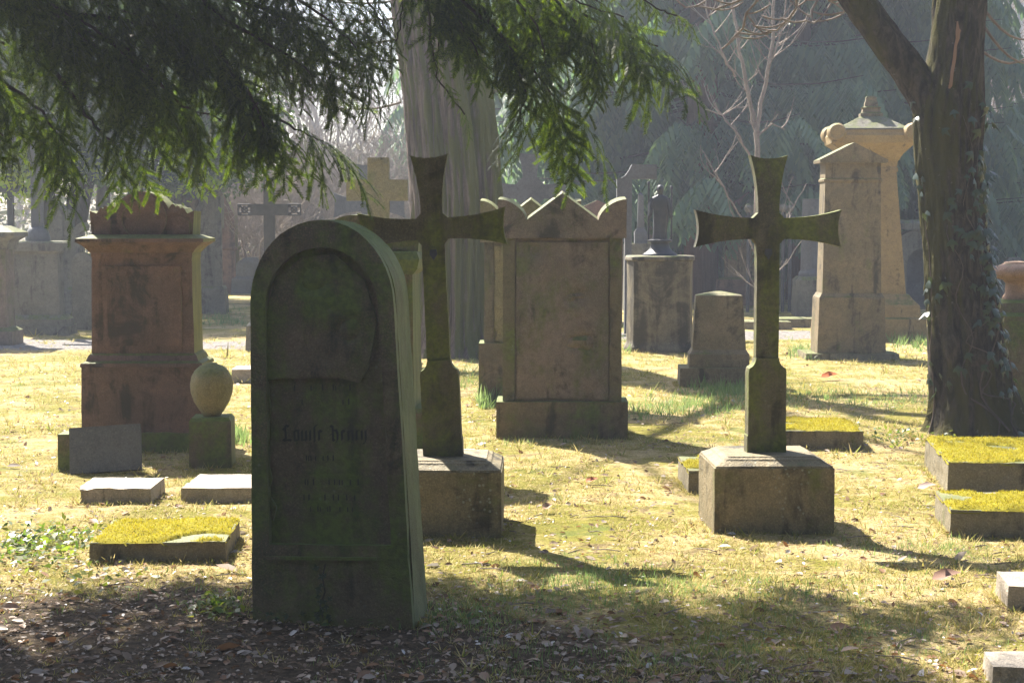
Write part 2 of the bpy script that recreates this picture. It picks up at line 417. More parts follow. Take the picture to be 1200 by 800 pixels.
# --- two flared stone crosses on pedestals
def flared(cz, a, t, n, e, dip, zb, o):
    def arm(d, L):                       # half of an arm outline along direction d, from the neck to the tip and back
        p = []
        for i in range(9):
            s = i / 8; p.append((n + o + (L - n - o) * s, -(n * .93 + (e - n * .93) * s ** 2.1)))
        for i in range(1, 8):
            s = i / 8; p.append((L - dip * 4 * s * (1 - s), -e + 2 * e * s))
        for i in range(8, -1, -1):
            s = i / 8; p.append((n + o + (L - n - o) * s, n * .93 + (e - n * .93) * s ** 2.1))
        return [(d[0] * x - d[1] * y, cz + d[1] * x + d[0] * y) for x, y in p]
    return [(-n, zb), (n, zb), (n, cz - n - o)] + arm((1, 0), a) + arm((0, 1), t) + arm((-1, 0), a) + [(-n, cz - n - o)]
def grave_cross(name, label, f, Y0, lean, rz, mat, group, ped=True):
    T = thing(name, label, 'cross', (f.X, f.Y, -.02), rz, (0, 0), group)
    hw = .305
    if ped:
        rocky('pedestal', [(0, hw, 0, .58), (.335, hw, 0, .58)], S['plinth'], T, .01, .05, .004, chips=.4)
        rocky('pedestal_cap', [(.332, hw - .004, .004, .576), (.345, hw - .008, .008, .572), (.352, hw - .022, .022, .558), (.366, hw - .05, .05, .53), (.374, hw - .056, .056, .524), (.38, hw - .075, .075, .505), (.386, hw - .08, .08, .5)], S['plinth'], T, .004, .05, .003, chips=.3)
    C = []
    bm = prism(bmesh.new(), [(-.102, .378), (.102, .378), (.102, .47), (.098, .475), (.098, .80), (.094, .822), (.075, .835), (.064, .852), (.059, .875), (-.059, .875), (-.064, .852), (-.075, .835), (-.094, .822), (-.098, .80), (-.098, .475), (-.102, .47)], .235, .345)
    rough(bm, .004, .04, .002, 5); C.append(bm_obj('foot', bm, mat, T))
    bm = prism(bmesh.new(), flared(1.545, .378, .375, .0585, .096, .017, .86, .022), .248, .332)
    rough(bm, .004, .035, .002, 7); C.append(bm_obj('cross_arms', bm, mat, T))
    bm = prism(bmesh.new(), [(-.016 + .0, 1.44), (-.02, 1.415), (0, 1.385), (.02, 1.415), (.016, 1.44)], .236, .25)
    C.append(bm_obj('shield_boss', rough(bm, .003, 0, 0), S['iron'], T))
    for o in C:                           # the cross itself stands a little askew on its pedestal
        o.data.transform(Matrix.Translation((0, .29, .405)) @ Matrix.Rotation(R(lean), 4, 'Y') @ Matrix.Translation((0, -.29, -.405)))
    return T
f = Frame(911, 621)
grave_cross('grave_cross', 'mossy flared stone cross upright on a lichened pedestal, at right in the open lawn', f, 0, 0, 1.5, S['cross'], 'pair of flared stone crosses')
f = Frame(515, 627)
grave_cross('grave_cross', 'mossy flared stone cross leaning left on its pedestal behind the large arched headstone', f, 0, -2.6, -1, S['cross'], 'pair of flared stone crosses')

# --- monuments with a round crest and scrolls (the red one and the one behind the front headstone)
def crest_outline(hw, z0, zsh, ztop, r):
    """gable end: corner ears, scrolled shoulders, semicircle"""
    p = [(-hw, z0), (hw, z0), (hw + .012, zsh + .012)]
    x = hw - .05
    p += [(hw - .035, zsh - .006)]
    n = 3
    for i in range(n):                    # scroll bumps
        x0 = hw - .05 - (hw - .05 - r) * i / n; x1 = hw - .05 - (hw - .05 - r) * (i + 1) / n; zz = zsh + .012 + .012 * i
        p += [((x0 + x1) / 2 + abs(x0 - x1) / 2 * math.cos(R(a)), zz + .024 * math.sin(R(a))) for a in (20, 60, 100, 140)]
    half = p[2:]
    zc = ztop - r * .93
    a0 = math.degrees(math.asin(min(1, max(-1, (zsh + .03 - zc) / r))))
    top = [(r * math.cos(R(a)), zc + r * .93 * math.sin(R(a))) for a in [a0 + (180 - 2 * a0) * i / 20 for i in range(21)]]
    return p[:2] + half + top + [(-x, z) for x, z in half[::-1]]
f = Frame(163, 527); k = f.k
T = thing('monument', 'red sandstone monument with a round scrolled crest above a wide cornice, left', 'monument', (f.X, f.Y, -.03), 1)
rocky('footing', [(0, .415, -.03, .55), (.15, .405, -.02, .54)], S['dark_moss'], T, .02, .06, .012, chips=.6)
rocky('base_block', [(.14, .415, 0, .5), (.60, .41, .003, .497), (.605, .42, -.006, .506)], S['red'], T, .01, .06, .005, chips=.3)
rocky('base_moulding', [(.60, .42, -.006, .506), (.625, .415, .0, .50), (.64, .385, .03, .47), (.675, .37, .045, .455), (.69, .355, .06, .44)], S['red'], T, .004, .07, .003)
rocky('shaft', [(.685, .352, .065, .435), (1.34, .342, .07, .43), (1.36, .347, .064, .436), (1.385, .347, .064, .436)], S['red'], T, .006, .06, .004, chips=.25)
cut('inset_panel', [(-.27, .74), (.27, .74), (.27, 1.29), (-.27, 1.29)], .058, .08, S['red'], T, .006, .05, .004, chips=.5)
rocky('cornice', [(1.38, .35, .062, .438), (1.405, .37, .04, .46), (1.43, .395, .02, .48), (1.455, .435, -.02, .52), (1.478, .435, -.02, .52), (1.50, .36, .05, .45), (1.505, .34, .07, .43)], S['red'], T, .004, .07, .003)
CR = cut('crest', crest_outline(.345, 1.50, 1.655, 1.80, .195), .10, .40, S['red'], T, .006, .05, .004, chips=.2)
bm = bmesh.new(); ring(bm, [(.17 * math.cos(R(a)), 1.615 + .165 * math.sin(R(a))) for a in range(0, 360, 15)], [(.135 * math.cos(R(a)), 1.61 + .13 * math.sin(R(a))) for a in range(0, 360, 15)], .085, .105)
bm_obj('medallion_ring', rough(bm, .004, .04, .002, 3), S['red'], CR)
for sx in (-1, 1):
    bm = prism(bmesh.new(), [(sx * .21, 1.51), (sx * .325, 1.51), (sx * .325, 1.60), (sx * .26, 1.63), (sx * .21, 1.60)], .086, .105)
    bm_obj('scroll', rough(bm, .008, .03, .004, 3 + sx), S['red'], CR)

f = Frame(413, Y=10.6)
T = thing('monument', 'dark mossy monument with round crest and corner ears, mostly hidden behind the arched headstone', 'monument', (f.X, f.Y, -.03), -4)
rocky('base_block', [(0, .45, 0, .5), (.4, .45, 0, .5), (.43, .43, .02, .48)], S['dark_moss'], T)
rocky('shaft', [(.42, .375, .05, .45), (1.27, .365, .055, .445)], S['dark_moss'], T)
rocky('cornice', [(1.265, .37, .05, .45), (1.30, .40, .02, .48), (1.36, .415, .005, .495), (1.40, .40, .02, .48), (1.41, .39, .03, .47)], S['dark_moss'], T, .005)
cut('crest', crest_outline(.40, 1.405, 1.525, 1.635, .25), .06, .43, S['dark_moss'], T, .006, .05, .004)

# --- egg-shaped finial on a block, leaning tablet, slabs
f = Frame(243, 545)
T = thing('finial_stone', 'weathered stone egg standing on a small dark block in front of the red monument', 'finial', (f.X, f.Y, -.02), 4)
rocky('block', [(0, .136, 0, .27), (.30, .134, .002, .268), (.325, .118, .02, .25)], S['dark_moss'], T, .008, .05, .004)
turned('egg', [(.045, .315), (.06, .335), (.085, .37), (.115, .42), (.135, .48), (.139, .53), (.13, .58), (.108, .62), (.075, .65), (.04, .663), (.035, .67), (.015, .672)], S['olive'], T, 28, (0, .135))
f = Frame(118, 553)
T = thing('tablet', 'blue grey slate tablet leaning back against a dark block', 'tablet', (f.X, f.Y + .02, .0), 3, (-16, -3.5))
cut('plate', [(-.222, 0), (.222, 0), (.222, .292), (-.222, .292)], 0, .045, S['blue'], T, .004, .06, .002, chips=.2)
f2 = Frame(110, Y=f.Y + .3)
T = thing('stone_block', 'low dark block propping up the slate tablet', 'block', (f2.X, f2.Y - .12, -.02), 2)
rocky('body', [(0, .225, 0, .2), (.235, .222, .0, .2)], S['dark_moss'], T, .01, .05, .005)
def slab(x0, x1, yb, ztop, depth, label, mat, rz=0, moss=False, sink=.03, right=None):
    gl = ground_at((x0 + x1) / 2, yb); k = gl.y / FPX; hw = (x1 - x0) / 2 * k
    if right: hw = right / 2; gl.x = (x0 - 600) * k + hw
    T = thing('grave_slab', label, 'slab', (gl.x, gl.y, -sink), rz)
    rocky('slab', [(0, hw, 0, depth), (ztop + sink, hw - .004, .004, depth - .004)], mat, T, .013, .035, .009, chips=.6)
    if moss: cushion(T, hw + .002, -.002, depth + .002, ztop + sink - .004)
    return T
def cushion(T, hw, y0, y1, z):
    """moss growing in lumps over the top of a slab"""
    nx_, ny_ = max(6, int(hw * 2 / .014)), max(6, int((y1 - y0) / .02)); V = []; F = []
    sd = rnd.random() * 50
    for j in range(ny_ + 1):
        for i in range(nx_ + 1):
            x = -hw + 2 * hw * i / nx_; y = y0 + (y1 - y0) * j / ny_
            p = Vector((x, y, sd)); ed = min(hw - abs(x), y - y0, y1 - y) - .045 * max(0, noise.noise(p * 6.3)) - .012 * abs(noise.noise(p * 25))
            h = .012 + .012 * noise.noise(p * 7) + .012 * abs(noise.noise(p * 22)) + .007 * noise.noise(p * 55)
            if noise.noise(p * 3.5 + Vector((9, 0, 0))) > .33 + min(.1, ed) or ed < -.012: h = -.012
            V.append((x + .006 * noise.noise(p * 30), y, z + (h * min(1, max(0, ed / .03) + .15) if h > 0 else h)))
    for j in range(ny_):
        for i in range(nx_): a = j * (nx_ + 1) + i; F.append((a, a + 1, a + nx_ + 2, a + nx_ + 1))
    o = MO = np_obj('moss', V, F, M_moss, T); tag(o, 'bright yellow green moss')
    # upright moss stems that give the cushion its velvet edge
    V = np.array(V); n = int(hw * 2 * (y1 - y0) * 14000); idx = nrng.integers(0, len(V), n)
    L = V[idx] + nrng.normal(0, .006, (n, 3)) * (1, 1, 0) - (0, 0, .002); L = L[V[idx, 2] > z + .003]; n = len(L)
    d = nrng.normal(0, .5, (n, 3)) + (0, 0, 1); M = frames(d, nrng.normal(0, 1, (n, 3))) * nrng.uniform(.008, .017, n)[:, None, None]
    Vv, Ff = instances([(0, -.16, 0), (0, .16, 0), (1, 0, 0)], [(0, 1, 2)], M, L)
    o = np_obj('moss_stems', Vv, Ff, M_mossleaf, MO, False); tag(o, kind='stuff')
m = Mat('cushion moss'); v = m.coords(); fn = m.noise(v, 70, 5, .7)
m.done(m.mix(m.ramp(m.noise(v, 7, 5), .35, .65), m.mix(fn, (.13, .115, .008), (.26, .22, .02)), m.mix(fn, (.17, .16, .015), (.30, .26, .03))), .95, m.bump(fn, .8, .01), .1); M_moss = m.m
M_mossleaf = leaf('moss stem', [(.16, .14, .01), (.30, .26, .02), (.22, .15, .02)], [(.4, .36, .02), (.55, .48, .03), (.42, .3, .03)], .4, .7, .1)
slab(90, 178, 587, .072, .42, 'small pale flat slab in front of the leaning slate tablet', S['slab'], 1)
slab(208, 296, 583, .055, .55, 'pale flat slab in front of the stone egg', S['slab'], -1, right=.48)
slab(105, 265, 657, .085, .62, 'moss covered slab left of the large arched headstone', S['slabm'], 3, True)
slab(1117, 1290, 577, .17, 1.15, 'high moss covered slab below the ivy clad tree', S['slabm'], -7, True, right=.85)
slab(1121, 1290, 626, .115, .62, 'lower moss covered slab, in front of the high one at the right edge', S['slabm'], -7, True, right=.85)
slab(808, 905, 572, .105, .62, 'slab with a little moss beside the pedestal of the right cross', S['slabm'], 0, True, right=.5)
slab(900, 1012, 525, .12, .75, 'sunken mossy slab between the right cross and the ivy clad tree', S['slabm'], -3, True)
slab(1190, 1260, 717, .10, .3, 'edge of a pale slab cut off by the right side of the picture', S['slab'], -7, right=.4)
slab(1174, 1260, 808, .07, .22, 'grey kerb slab in the lower right corner', S['slab'], -7, right=.45)
slab(529, 556, 551, .10, .3, 'small pale slab half hidden behind the leaning cross', S['slab'], 0)
slab(270, 330, 447, .12, .5, 'pale slab lying in the grass behind the stone egg', S['slab'], 3, right=.42)

# --- wide stones with a gable between two rounded ears
def eared(label, f, hw, H, mat, rz, base_h, depth):
    """H: heights of body top, valley, apex, ear"""
    T = thing('gabled_headstone', label, 'headstone', (f.X, f.Y, -.03), rz, group='gabled headstones with rounded ears')
    zb, zv, za, ze = H
    rocky('base', [(0, hw + .045, -.03, depth + .03), (base_h, hw + .045, -.03, depth + .03)], S['dark_moss'], T, .008, .06, .004, chips=.2)
    rocky('body', [(base_h - .003, hw, .02, depth - .02), (zb, hw - .006, .022, depth - .022)], mat, T, .006, .05, .004)
    pw = hw * .2
    for sx in (-1, 1):
        cut('pilaster', [(sx * hw * .995 - (sx > 0) * pw, base_h), (sx * hw * .995 + (sx < 0) * pw, base_h), (sx * hw * .99 + (sx < 0) * pw, zb), (sx * hw * .99 - (sx > 0) * pw, zb)], .002, .03, S['green_side'], T, .004, .06, .003)
    cut('panel', [(-hw + pw + .012, base_h + .02), (hw - pw - .012, base_h + .02), (hw - pw - .012, zb - .03), (-hw + pw + .012, zb - .03)], .006, .03, mat, T, .004, .03, .012, chips=.8)
    r = hw * .23; ew = hw + .03
    def ear(s):
        xv = s * hw * .6; n = 8; p = []
        for i in range(n + 1):
            t = i / n; p.append((xv + (s * ew - xv) * (1 - math.cos(t * math.pi / 2)) ** .8, zv + (ze - zv) * math.sin(t * math.pi / 2)))
        return p
    pts = [(-ew, zb), (ew, zb)] + ear(1)[::-1] + [(0, za)] + ear(-1)
    bm = prism(bmesh.new(), pts, -.012, depth + .03)
    for v_ in bm.verts:
        if v_.co.y > .1 and v_.co.z > zb + .01: v_.co.z += .026
    bm_obj('gable', rough(bm, .006, .05, .004, 3), mat, T)
    return T
f = Frame(659, 511)
eared('wide gabled headstone with rounded ears and peeling panel, in the middle of the lawn', f, .435, (1.475, 1.605, 1.80, 1.755), S['grey_red'], -1.5, .285, .36)
f = Frame(622, 474)
eared('gabled headstone peeping out left behind the similar one in the middle', f, .40, (1.42, 1.60, 1.785, 1.775), S['olive'], -1, .56, .34)

# --- small tapered stone
f = Frame(845, 451)
T = thing('tapered_stone', 'low tapered tan gravestone on a flat base slab left of the right cross', 'gravestone', (f.X, f.Y, -.03), -3)
rocky('base_slab', [(0, .385, 0, .5), (.19, .38, .003, .497)], S['tan'], T, .012, .06, .005)
rocky('plinth', [(.187, .29, .08, .44), (.32, .288, .082, .438), (.335, .275, .095, .425), (.36, .262, .108, .412)], S['tan'], T, .005, .06, .003)
rocky('body', [(.357, .258, .112, .408), (.87, .225, .14, .38), (.885, .222, .143, .377), (.925, .03, .25, .27)], S['tan'], T, .008, .06, .003)

# --- gabled stele and the tall yellow monument behind it
f = Frame(1000, 420)
T = thing('stele', 'tall tan stele with a low gable, its left edge brightly lit, right of the cross', 'stele', (f.X, f.Y, -.04), -1)
rocky('footing', [(0, .54, -.08, .62), (.10, .53, -.07, .61)], S['slabm'], T, .02, .08, .012)
rocky('base_block', [(.095, .395, 0, .5), (.74, .375, .01, .49), (.76, .36, .025, .475), (.79, .345, .04, .46)], S['tan'], T, .006, .07, .004)
rocky('shaft', [(.785, .338, .045, .455), (2.06, .318, .06, .44), (2.075, .333, .045, .455), (2.10, .333, .045, .455), (2.11, .318, .06, .44), (2.29, .316, .06, .44)], S['tan'], T, .005, .08, .003)
cut('gable', [(-.385, 2.285), (.385, 2.285), (.39, 2.32), (.0, 2.515), (-.39, 2.32)], .0, .50, S['tan'], T, .006, .08, .003)
f = Frame(1024, 398)
T = thing('tall_monument', 'tall yellow sandstone monument with pyramid roof and finial behind the stele', 'monument', (f.X, f.Y, -.04), -4)
rocky('base', [(0, .72, -.1, 1.0), (.32, .70, -.08, .98), (.34, .64, -.02, .92), (.50, .62, 0, .9), (.58, .54, .07, .83), (.64, .50, .11, .79)], S['yellow'], T, .008, .1, .005)
rocky('shaft', [(.635, .46, .14, .76), (2.29, .325, .25, .65)], S['yellow'], T, .006, .1, .003)
rocky('neck', [(2.285, .345, .235, .665), (2.33, .345, .235, .665), (2.345, .33, .245, .655), (2.42, .34, .235, .665), (2.52, .40, .17, .73), (2.62, .50, .08, .82), (2.66, .56, .02, .88), (2.76, .58, .0, .9), (2.80, .56, .02, .88), (2.835, .56, .02, .88)], S['yellow'], T, .005, .1, .003)
for sx in (-1, 1):
    for yy in (.05, .8):
        bm = lathe(bmesh.new(), [(.03, -.11), (.10, -.105), (.125, -.06), (.125, .05), (.10, .10), (.03, .105)], 18)
        bmesh.ops.transform(bm, matrix=Matrix.Translation((sx * .5, yy, 2.80)) @ Matrix.Rotation(R(90), 4, 'X'), verts=bm.verts)
        bm_obj('corner_scroll', rough(bm, 0, .07, .005, sx), S['yellow'], T)
RF = rocky('roof', [(2.83, .47, .09, .81), (2.86, .47, .09, .81), (3.03, .15, .35, .55)], S['grey'], T, .006, .08, .003)
rocky('finial', [(3.025, .15, .35, .55), (3.07, .15, .35, .55), (3.09, .12, .37, .53), (3.13, .115, .375, .525), (3.15, .13, .36, .54), (3.17, .09, .39, .51), (3.22, .085, .395, .505), (3.25, .07, .41, .49), (3.285, .075, .405, .495), (3.31, .05, .42, .48)], S['tan'], RF, .008, .05, .006)

# --- statuette on a stained drum
f = Frame(777, 413)
T = thing('pedestal', 'pale thick pedestal with dark stains that carries the iron statuette', 'pedestal', (f.X, f.Y, -.03), 0)
turned('drum', [(.43, 0), (.44, .06), (.425, .10), (.405, .13), (.398, .9), (.405, 1.13)], S['stained'], T, 40, (0, .42), .55, .006, .08)
turned('top_slab', [(.405, 1.127), (.425, 1.14), (.425, 1.175), (.41, 1.19)], S['stained'], T, 40, (0, .42), .55, .003, .1)
T = thing('statuette', 'small dark iron statuette of a robed figure between two staffs', 'statue', (f.X, f.Y + .42, 1.16), 0)
turned('bell_base', [(.215, 0), (.21, .02), (.16, .05), (.125, .09), (.11, .14), (.115, .16), (.15, .17), (.15, .19), (.11, .2)], S['iron'], T, 28)
bm = bmesh.new()                             # one continuous robed body: feet, robe, waist, chest, shoulders, neck, head
secs = [(.09, .07, .2, 0, 0), (.086, .068, .23, 0, 0), (.08, .062, .30, 0, 0), (.084, .062, .38, .004, 0), (.09, .064, .45, .006, 0), (.086, .062, .52, .004, 0), (.09, .06, .57, 0, 0),
        (.104, .06, .63, 0, 0), (.108, .056, .685, -.002, 0), (.092, .05, .715, -.002, 0), (.045, .034, .735, 0, -.002), (.028, .028, .748, 0, -.006), (.03, .032, .762, 0, -.01),
        (.04, .044, .785, 0, -.012), (.043, .047, .81, 0, -.01), (.04, .045, .835, 0, -.006), (.026, .03, .855, 0, -.004), (.008, .01, .862, 0, -.004)]
prev = None
for rx, ry, z, ox, oy in secs:
    rg = []
    for i in range(24):
        a = 2 * math.pi * i / 24
        fold = 1 + (.09 * math.sin(a * 7 + z * 3) if z < .55 else .02 * math.sin(a * 5))
        rg.append(bm.verts.new((ox + rx * fold * math.cos(a), oy + ry * fold * math.sin(a), z)))
    if prev:
        for i in range(24): bm.faces.new((prev[i], prev[(i + 1) % 24], rg[(i + 1) % 24], rg[i]))
    else: bm.faces.new(rg[::-1])
    prev = rg
bm.faces.new(prev); FG = bm_obj('figure', bm, S['iron'], T, 60)
for sx in (-1, 1):
    tb = Tubes(); tb.add([(sx * .09, 0, .69), (sx * .112, -.015, .62), (sx * .118, -.03, .54), (sx * .122, -.035, .5), (sx * .14, -.02, .47)], [.034, .031, .026, .022, .02], 8); tb.build('arm', S['iron'], FG)
for sx, h in ((-1, .875), (1, .82)):
    tb = Tubes(); tb.add([(sx * .14, 0, .185), (sx * .14, 0, h)], [.012, .011], 8); tb.add([(sx * .14, 0, h - .01), (sx * .14, 0, h + .015), (sx * .14, 0, h + .035)], [.018, .02, .004], 8); tb.build('staff', S['iron'], T)

# --- urn block at the right edge
f = Frame(1204, Y=13.4)
T = thing('urn_stone', 'square dark gravestone with a pale pink urn on top behind the ivy clad tree', 'gravestone', (f.X, f.Y, -.03), 0)
rocky('block', [(0, .29, 0, .55), (.82, .28, .005, .545)], S['dark_moss'], T, .01, .06, .004)
rocky('cap', [(.817, .285, 0, .55), (.85, .285, 0, .55), (.88, .25, .035, .515), (.955, .235, .05, .5), (.975, .20, .08, .47)], S['dark_moss'], T, .005, .06, .003)
turned('urn', [(.10, .97), (.105, .99), (.085, 1.02), (.08, 1.10), (.10, 1.13), (.17, 1.145), (.20, 1.165), (.205, 1.20), (.18, 1.235), (.10, 1.26), (.09, 1.275), (.03, 1.28)], S['pink'], T, 28, (0, .275))

# --- plain latin cross, iron crosses and the other crosses far behind
def latin(name, label, f, y, pts, mat, lean=0, rz=0, depth=.14, foot=True, part='cross_body'):
    T = thing(name, label, 'cross', (f.X, f.Y, -.03), rz, (0, lean))
    cut(part, pts, .1, .1 + depth, mat, T, .006, .1, .003)
    if foot: rocky('foot_block', [(0, .34, -.1, .45), (.35, .33, -.09, .44), (.45, .26, -.02, .37)], mat, T, .01, .1, .004)
    return T
f = Frame(442, Y=19)
z = f.z; x = f.x
T = latin('stone_cross', 'pale olive latin cross of square bars left of the great trunk', f, 0, [(x(430), .4), (x(455), .4), (x(455), z(232)), (x(477), z(232)), (x(477), z(207)), (x(455), z(207)), (x(455), z(181)), (x(430), z(181)), (x(430), z(207)), (x(405), z(207)), (x(405), z(232)), (x(430), z(232))], S['olive'])
cut('carved_hood', [(x(433), z(189)), (x(438), z(186)), (x(443), z(184)), (x(448), z(186)), (x(452), z(189)), (x(452), z(187)), (x(443), z(182.5)), (x(433), z(187))], .08, .11, S['olive'], T, .003, .1)
f = Frame(432, Y=27)
latin('stone_cross', 'dark slate cross with flaring arms behind the olive latin cross', f, 0, flared(f.z(238), f.w(42), f.w(48), f.w(8), f.w(15), .02, .4, .02), S['blue'])
f = Frame(621, Y=25)
latin('stone_cross', 'broad grey cross with flaring arms rising behind the gabled headstones', f, 0, flared(f.z(222), f.w(44), f.w(46), f.w(9), f.w(15), .03, .4, .1), S['blue'])
f = Frame(738, Y=24)
z = f.z; x = f.x
T = thing('stone_post', 'tall grey stone post with a short arm pointing right, beside the statuette', 'stone post', (f.X, f.Y, -.03), 0)
cut('post', [(x(733), 0), (x(741), 0), (x(741), z(207)), (x(770), z(207)), (x(770), z(190)), (x(741), z(190)), (x(738), z(196)), (x(733), z(203)), (x(728), z(206)), (x(723.5), z(207)), (x(723.5), z(260)), (x(733), z(262))], .1, .28, S['blue'], T, .006, .1, .003)
cut('carved_panel', [(x(757), z(204.5)), (x(768), z(204.5)), (x(768), z(192.5)), (x(757), z(192.5))], .085, .105, S['blue'], T, .005, .05, .006, chips=.8)
f = Frame(315, Y=21)
z = f.z; x = f.x
T = thing('iron_cross', 'dark iron cross with pierced filigree ends left of the arched headstone', 'cross', (f.X, f.Y, 0), 0)
UP = cut('upright', [(x(309), .3), (x(322), .3), (x(322), z(224)), (x(309), z(224))], 0, .05, S['iron'], T, .004, 0)
CB = cut('crossbar', [(x(294), z(252.5)), (x(337), z(252.5)), (x(337), z(239)), (x(294), z(239))], -.004, .046, S['iron'], T, .004, 0)
rocky('foot_block', [(0, .28, -.15, .25), (.3, .27, -.14, .24), (.38, .2, -.08, .18)], S['grey'], T, .01, .1, .004)
def filigree(x0, x1, z0, z1, up):
    tb = Tubes(); t = .011; y = .022
    for a, b in (((x0, z0), (x1, z0)), ((x1, z0), (x1, z1)), ((x1, z1), (x0, z1)), ((x0, z1), (x0, z0)), ((x0, z0), (x1, z1)), ((x0, z1), (x1, z0))):
        tb.add([(a[0], y, a[1]), (b[0], y, b[1])], [t, t], 6)
    cx, cz = (x0 + x1) / 2, (z0 + z1) / 2; r = min(abs(x1 - x0), abs(z1 - z0)) * .27
    tb.add([(cx + r * math.cos(R(a)), y, cz + r * math.sin(R(a))) for a in range(0, 361, 30)], [t] * 13, 6)
    for sx in (0, 1):
        for sz in (0, 1):
            px, pz = (x0, x1)[sx], (z0, z1)[sz]; q = r * .55
            px += (q, -q)[sx]; pz += (q, -q)[sz]
            tb.add([(px + q * .8 * math.cos(R(a)), y, pz + q * .8 * math.sin(R(a))) for a in range(0, 361, 45)], [t * .8] * 9, 5)
    tb.build('filigree_end', S['iron'], up)
filigree(x(279), x(294), z(252), z(239.5), CB); filigree(x(337), x(352), z(252), z(239.5), CB); filigree(x(309.5), x(321.5), z(224), z(208.5), UP)

# --- left edge: pedestal with a tall iron cross, steles behind
f = Frame(38, 392)
T = thing('pedestal', 'grey pedestal with a flat top slab at the left edge, below a tall iron cross', 'pedestal', (f.X, f.Y, -.03), 3)
rocky('step', [(0, .48, -.08, .6), (.15, .475, -.075, .595)], S['grey'], T, .012, .1, .005)
rocky('base', [(.147, .44, -.02, .55), (.24, .44, -.02, .55), (.30, .36, .05, .48)], S['grey'], T, .008, .1, .004)
rocky('die', [(.297, .34, .07, .46), (1.15, .31, .09, .44), (1.2, .35, .055, .475)], S['grey'], T, .006, .1, .003)
rocky('top_slab', [(1.197, .41, 0, .53), (1.31, .415, -.005, .535), (1.335, .395, .015, .515)], S['grey'], T, .01, .1, .003)
z = f.z
T = thing('iron_cross', 'tall slim blue grey cross standing on the grey pedestal at the left edge', 'cross', (f.X, f.Y + .26, 1.32), 12)
cut('upright', [(-.085, 0), (.085, 0), (.078, 2.0), (-.078, 2.0)], -.06, .06, S['blue'], T, .006, 0)
cut('crossbar', [(-.5, 1.38), (.5, 1.38), (.5, 1.54), (-.5, 1.54)], -.064, .064, S['blue'], T, .006, 0)
turned('collar', [(.17, -.02), (.175, .03), (.15, .12), (.12, .17), (.10, .18)], S['blue'], T, 16)
f = Frame(12, Y=29)
T = thing('iron_cross', 'thin dark cross behind the pedestal at the left edge', 'cross', (f.X, f.Y, 0), 0)
cut('upright', [(-.05, 0), (.05, 0), (.05, 2.9), (-.05, 2.9)], 0, .08, S['iron'], T, .005, 0)
cut('crossbar', [(-.55, 2.08), (.55, 2.08), (.55, 2.2), (-.55, 2.2)], -.004, .084, S['iron'], T, .005, 0)
f = Frame(-16, 404)
T = thing('capped_stone', 'pillar with an overhanging pale cap cut off by the left edge', 'gravestone', (f.X, f.Y, -.03), 0)
rocky('body', [(0, .30, 0, .5), (.2, .30, 0, .5), (.25, .22, .06, .44), (1.25, .215, .06, .44)], S['grey_red'], T, .008, .1, .004)
rocky('cap', [(1.247, .24, .04, .46), (1.36, .27, .01, .49), (1.42, .37, -.07, .57), (1.47, .37, -.07, .57), (1.55, .2, .1, .4)], S['grey'], T, .006, .1, .003)
f = Frame(68, Y=26.5)
z = f.z; x = f.x
T = thing('gothic_stone', 'grey tripartite gothic gravestone with a rounded middle behind the left pedestal', 'gravestone', (f.X, f.Y, -.03), 0)
rocky('base', [(0, .55, -.05, .5), (.55, .5, 0, .45), (.6, .44, .04, .41)], S['grey'], T, .01, .1, .004)
cut('body', [(x(45), z(262)), (x(45), .58), (x(92), .58), (x(92), z(270)), (x(97), z(268)), (x(98), z(262)), (x(94), z(258)), (x(89), z(261)), (x(86), z(265)), (x(80), z(264)), (x(80.5), z(248)), (x(77), z(243)), (x(73), z(244)), (x(68), z(236)), (x(63), z(244)), (x(59), z(243)), (x(55.5), z(248)), (x(56), z(264)), (x(50), z(265))], .05, .38, S['grey'], T, .006, .1, .004)
cut('middle_panel', [(x(63), .7), (x(73), .7), (x(73), z(250)), (x(68), z(243)), (x(63), z(250))], .02, .06, S['grey'], T, .005, .1)
f = Frame(95, Y=25)
T = thing('headstone', 'small dark round topped stone behind the red monument, its left half showing', 'headstone', (f.X, f.Y, -.03), 0)
cut('slab', arch_outline(.16, .15, 1.0, 1.16), 0, .15, S['grey'], T, .006, .1)
f = Frame(92, 381)
T = thing('boulder', 'dark rough boulder at the foot of the left pedestal', 'boulder', (f.X, f.Y, -.05), 0)
rocky('rock', [(0, .19, 0, .4), (.18, .18, .02, .38), (.36, .10, .08, .3)], S['dark_moss'], T, .05, .08, .03)

f = Frame(228, 367)
z = f.z; x = f.x
T = thing('gothic_stone', 'tall grey gothic gravestone with a wreath medallion and leafy finial behind the red monument', 'gravestone', (f.X, f.Y, -.03), 4)
rocky('base', [(0, .52, -.06, .6), (.45, .50, -.04, .58), (.5, .46, 0, .54)], S['grey'], T, .01, .1, .005)
rocky('shaft', [(.497, .42, .02, .50), (1.5, .41, .03, .49)], S['grey'], T, .006, .1, .003)
for sx in (-1, 1):
    rocky('corner_column', [(.5, .06, -.01, .11), (2.05, .055, -.005, .105)], S['grey'], T, .01, .1).location = (sx * .40, 0, 0)
    turned('corner_finial', [(.07, 2.05), (.09, 2.10), (.06, 2.15), (.085, 2.2), (.07, 2.26), (.02, 2.3)], S['grey'], T, 12, (sx * .40, .06))
HD = cut('head', [(-.46, 1.497), (.46, 1.497), (.46, 2.1), (.0, 2.42), (-.46, 2.1)], .0, .5, S['grey'], T, .008, .1, .004)
cut('gable_mould', [(-.50, 2.08), (-.44, 2.05), (0, 2.36), (.44, 2.05), (.50, 2.08), (0, 2.46)], -.04, .05, S['grey'], T, .008, .08, .004)
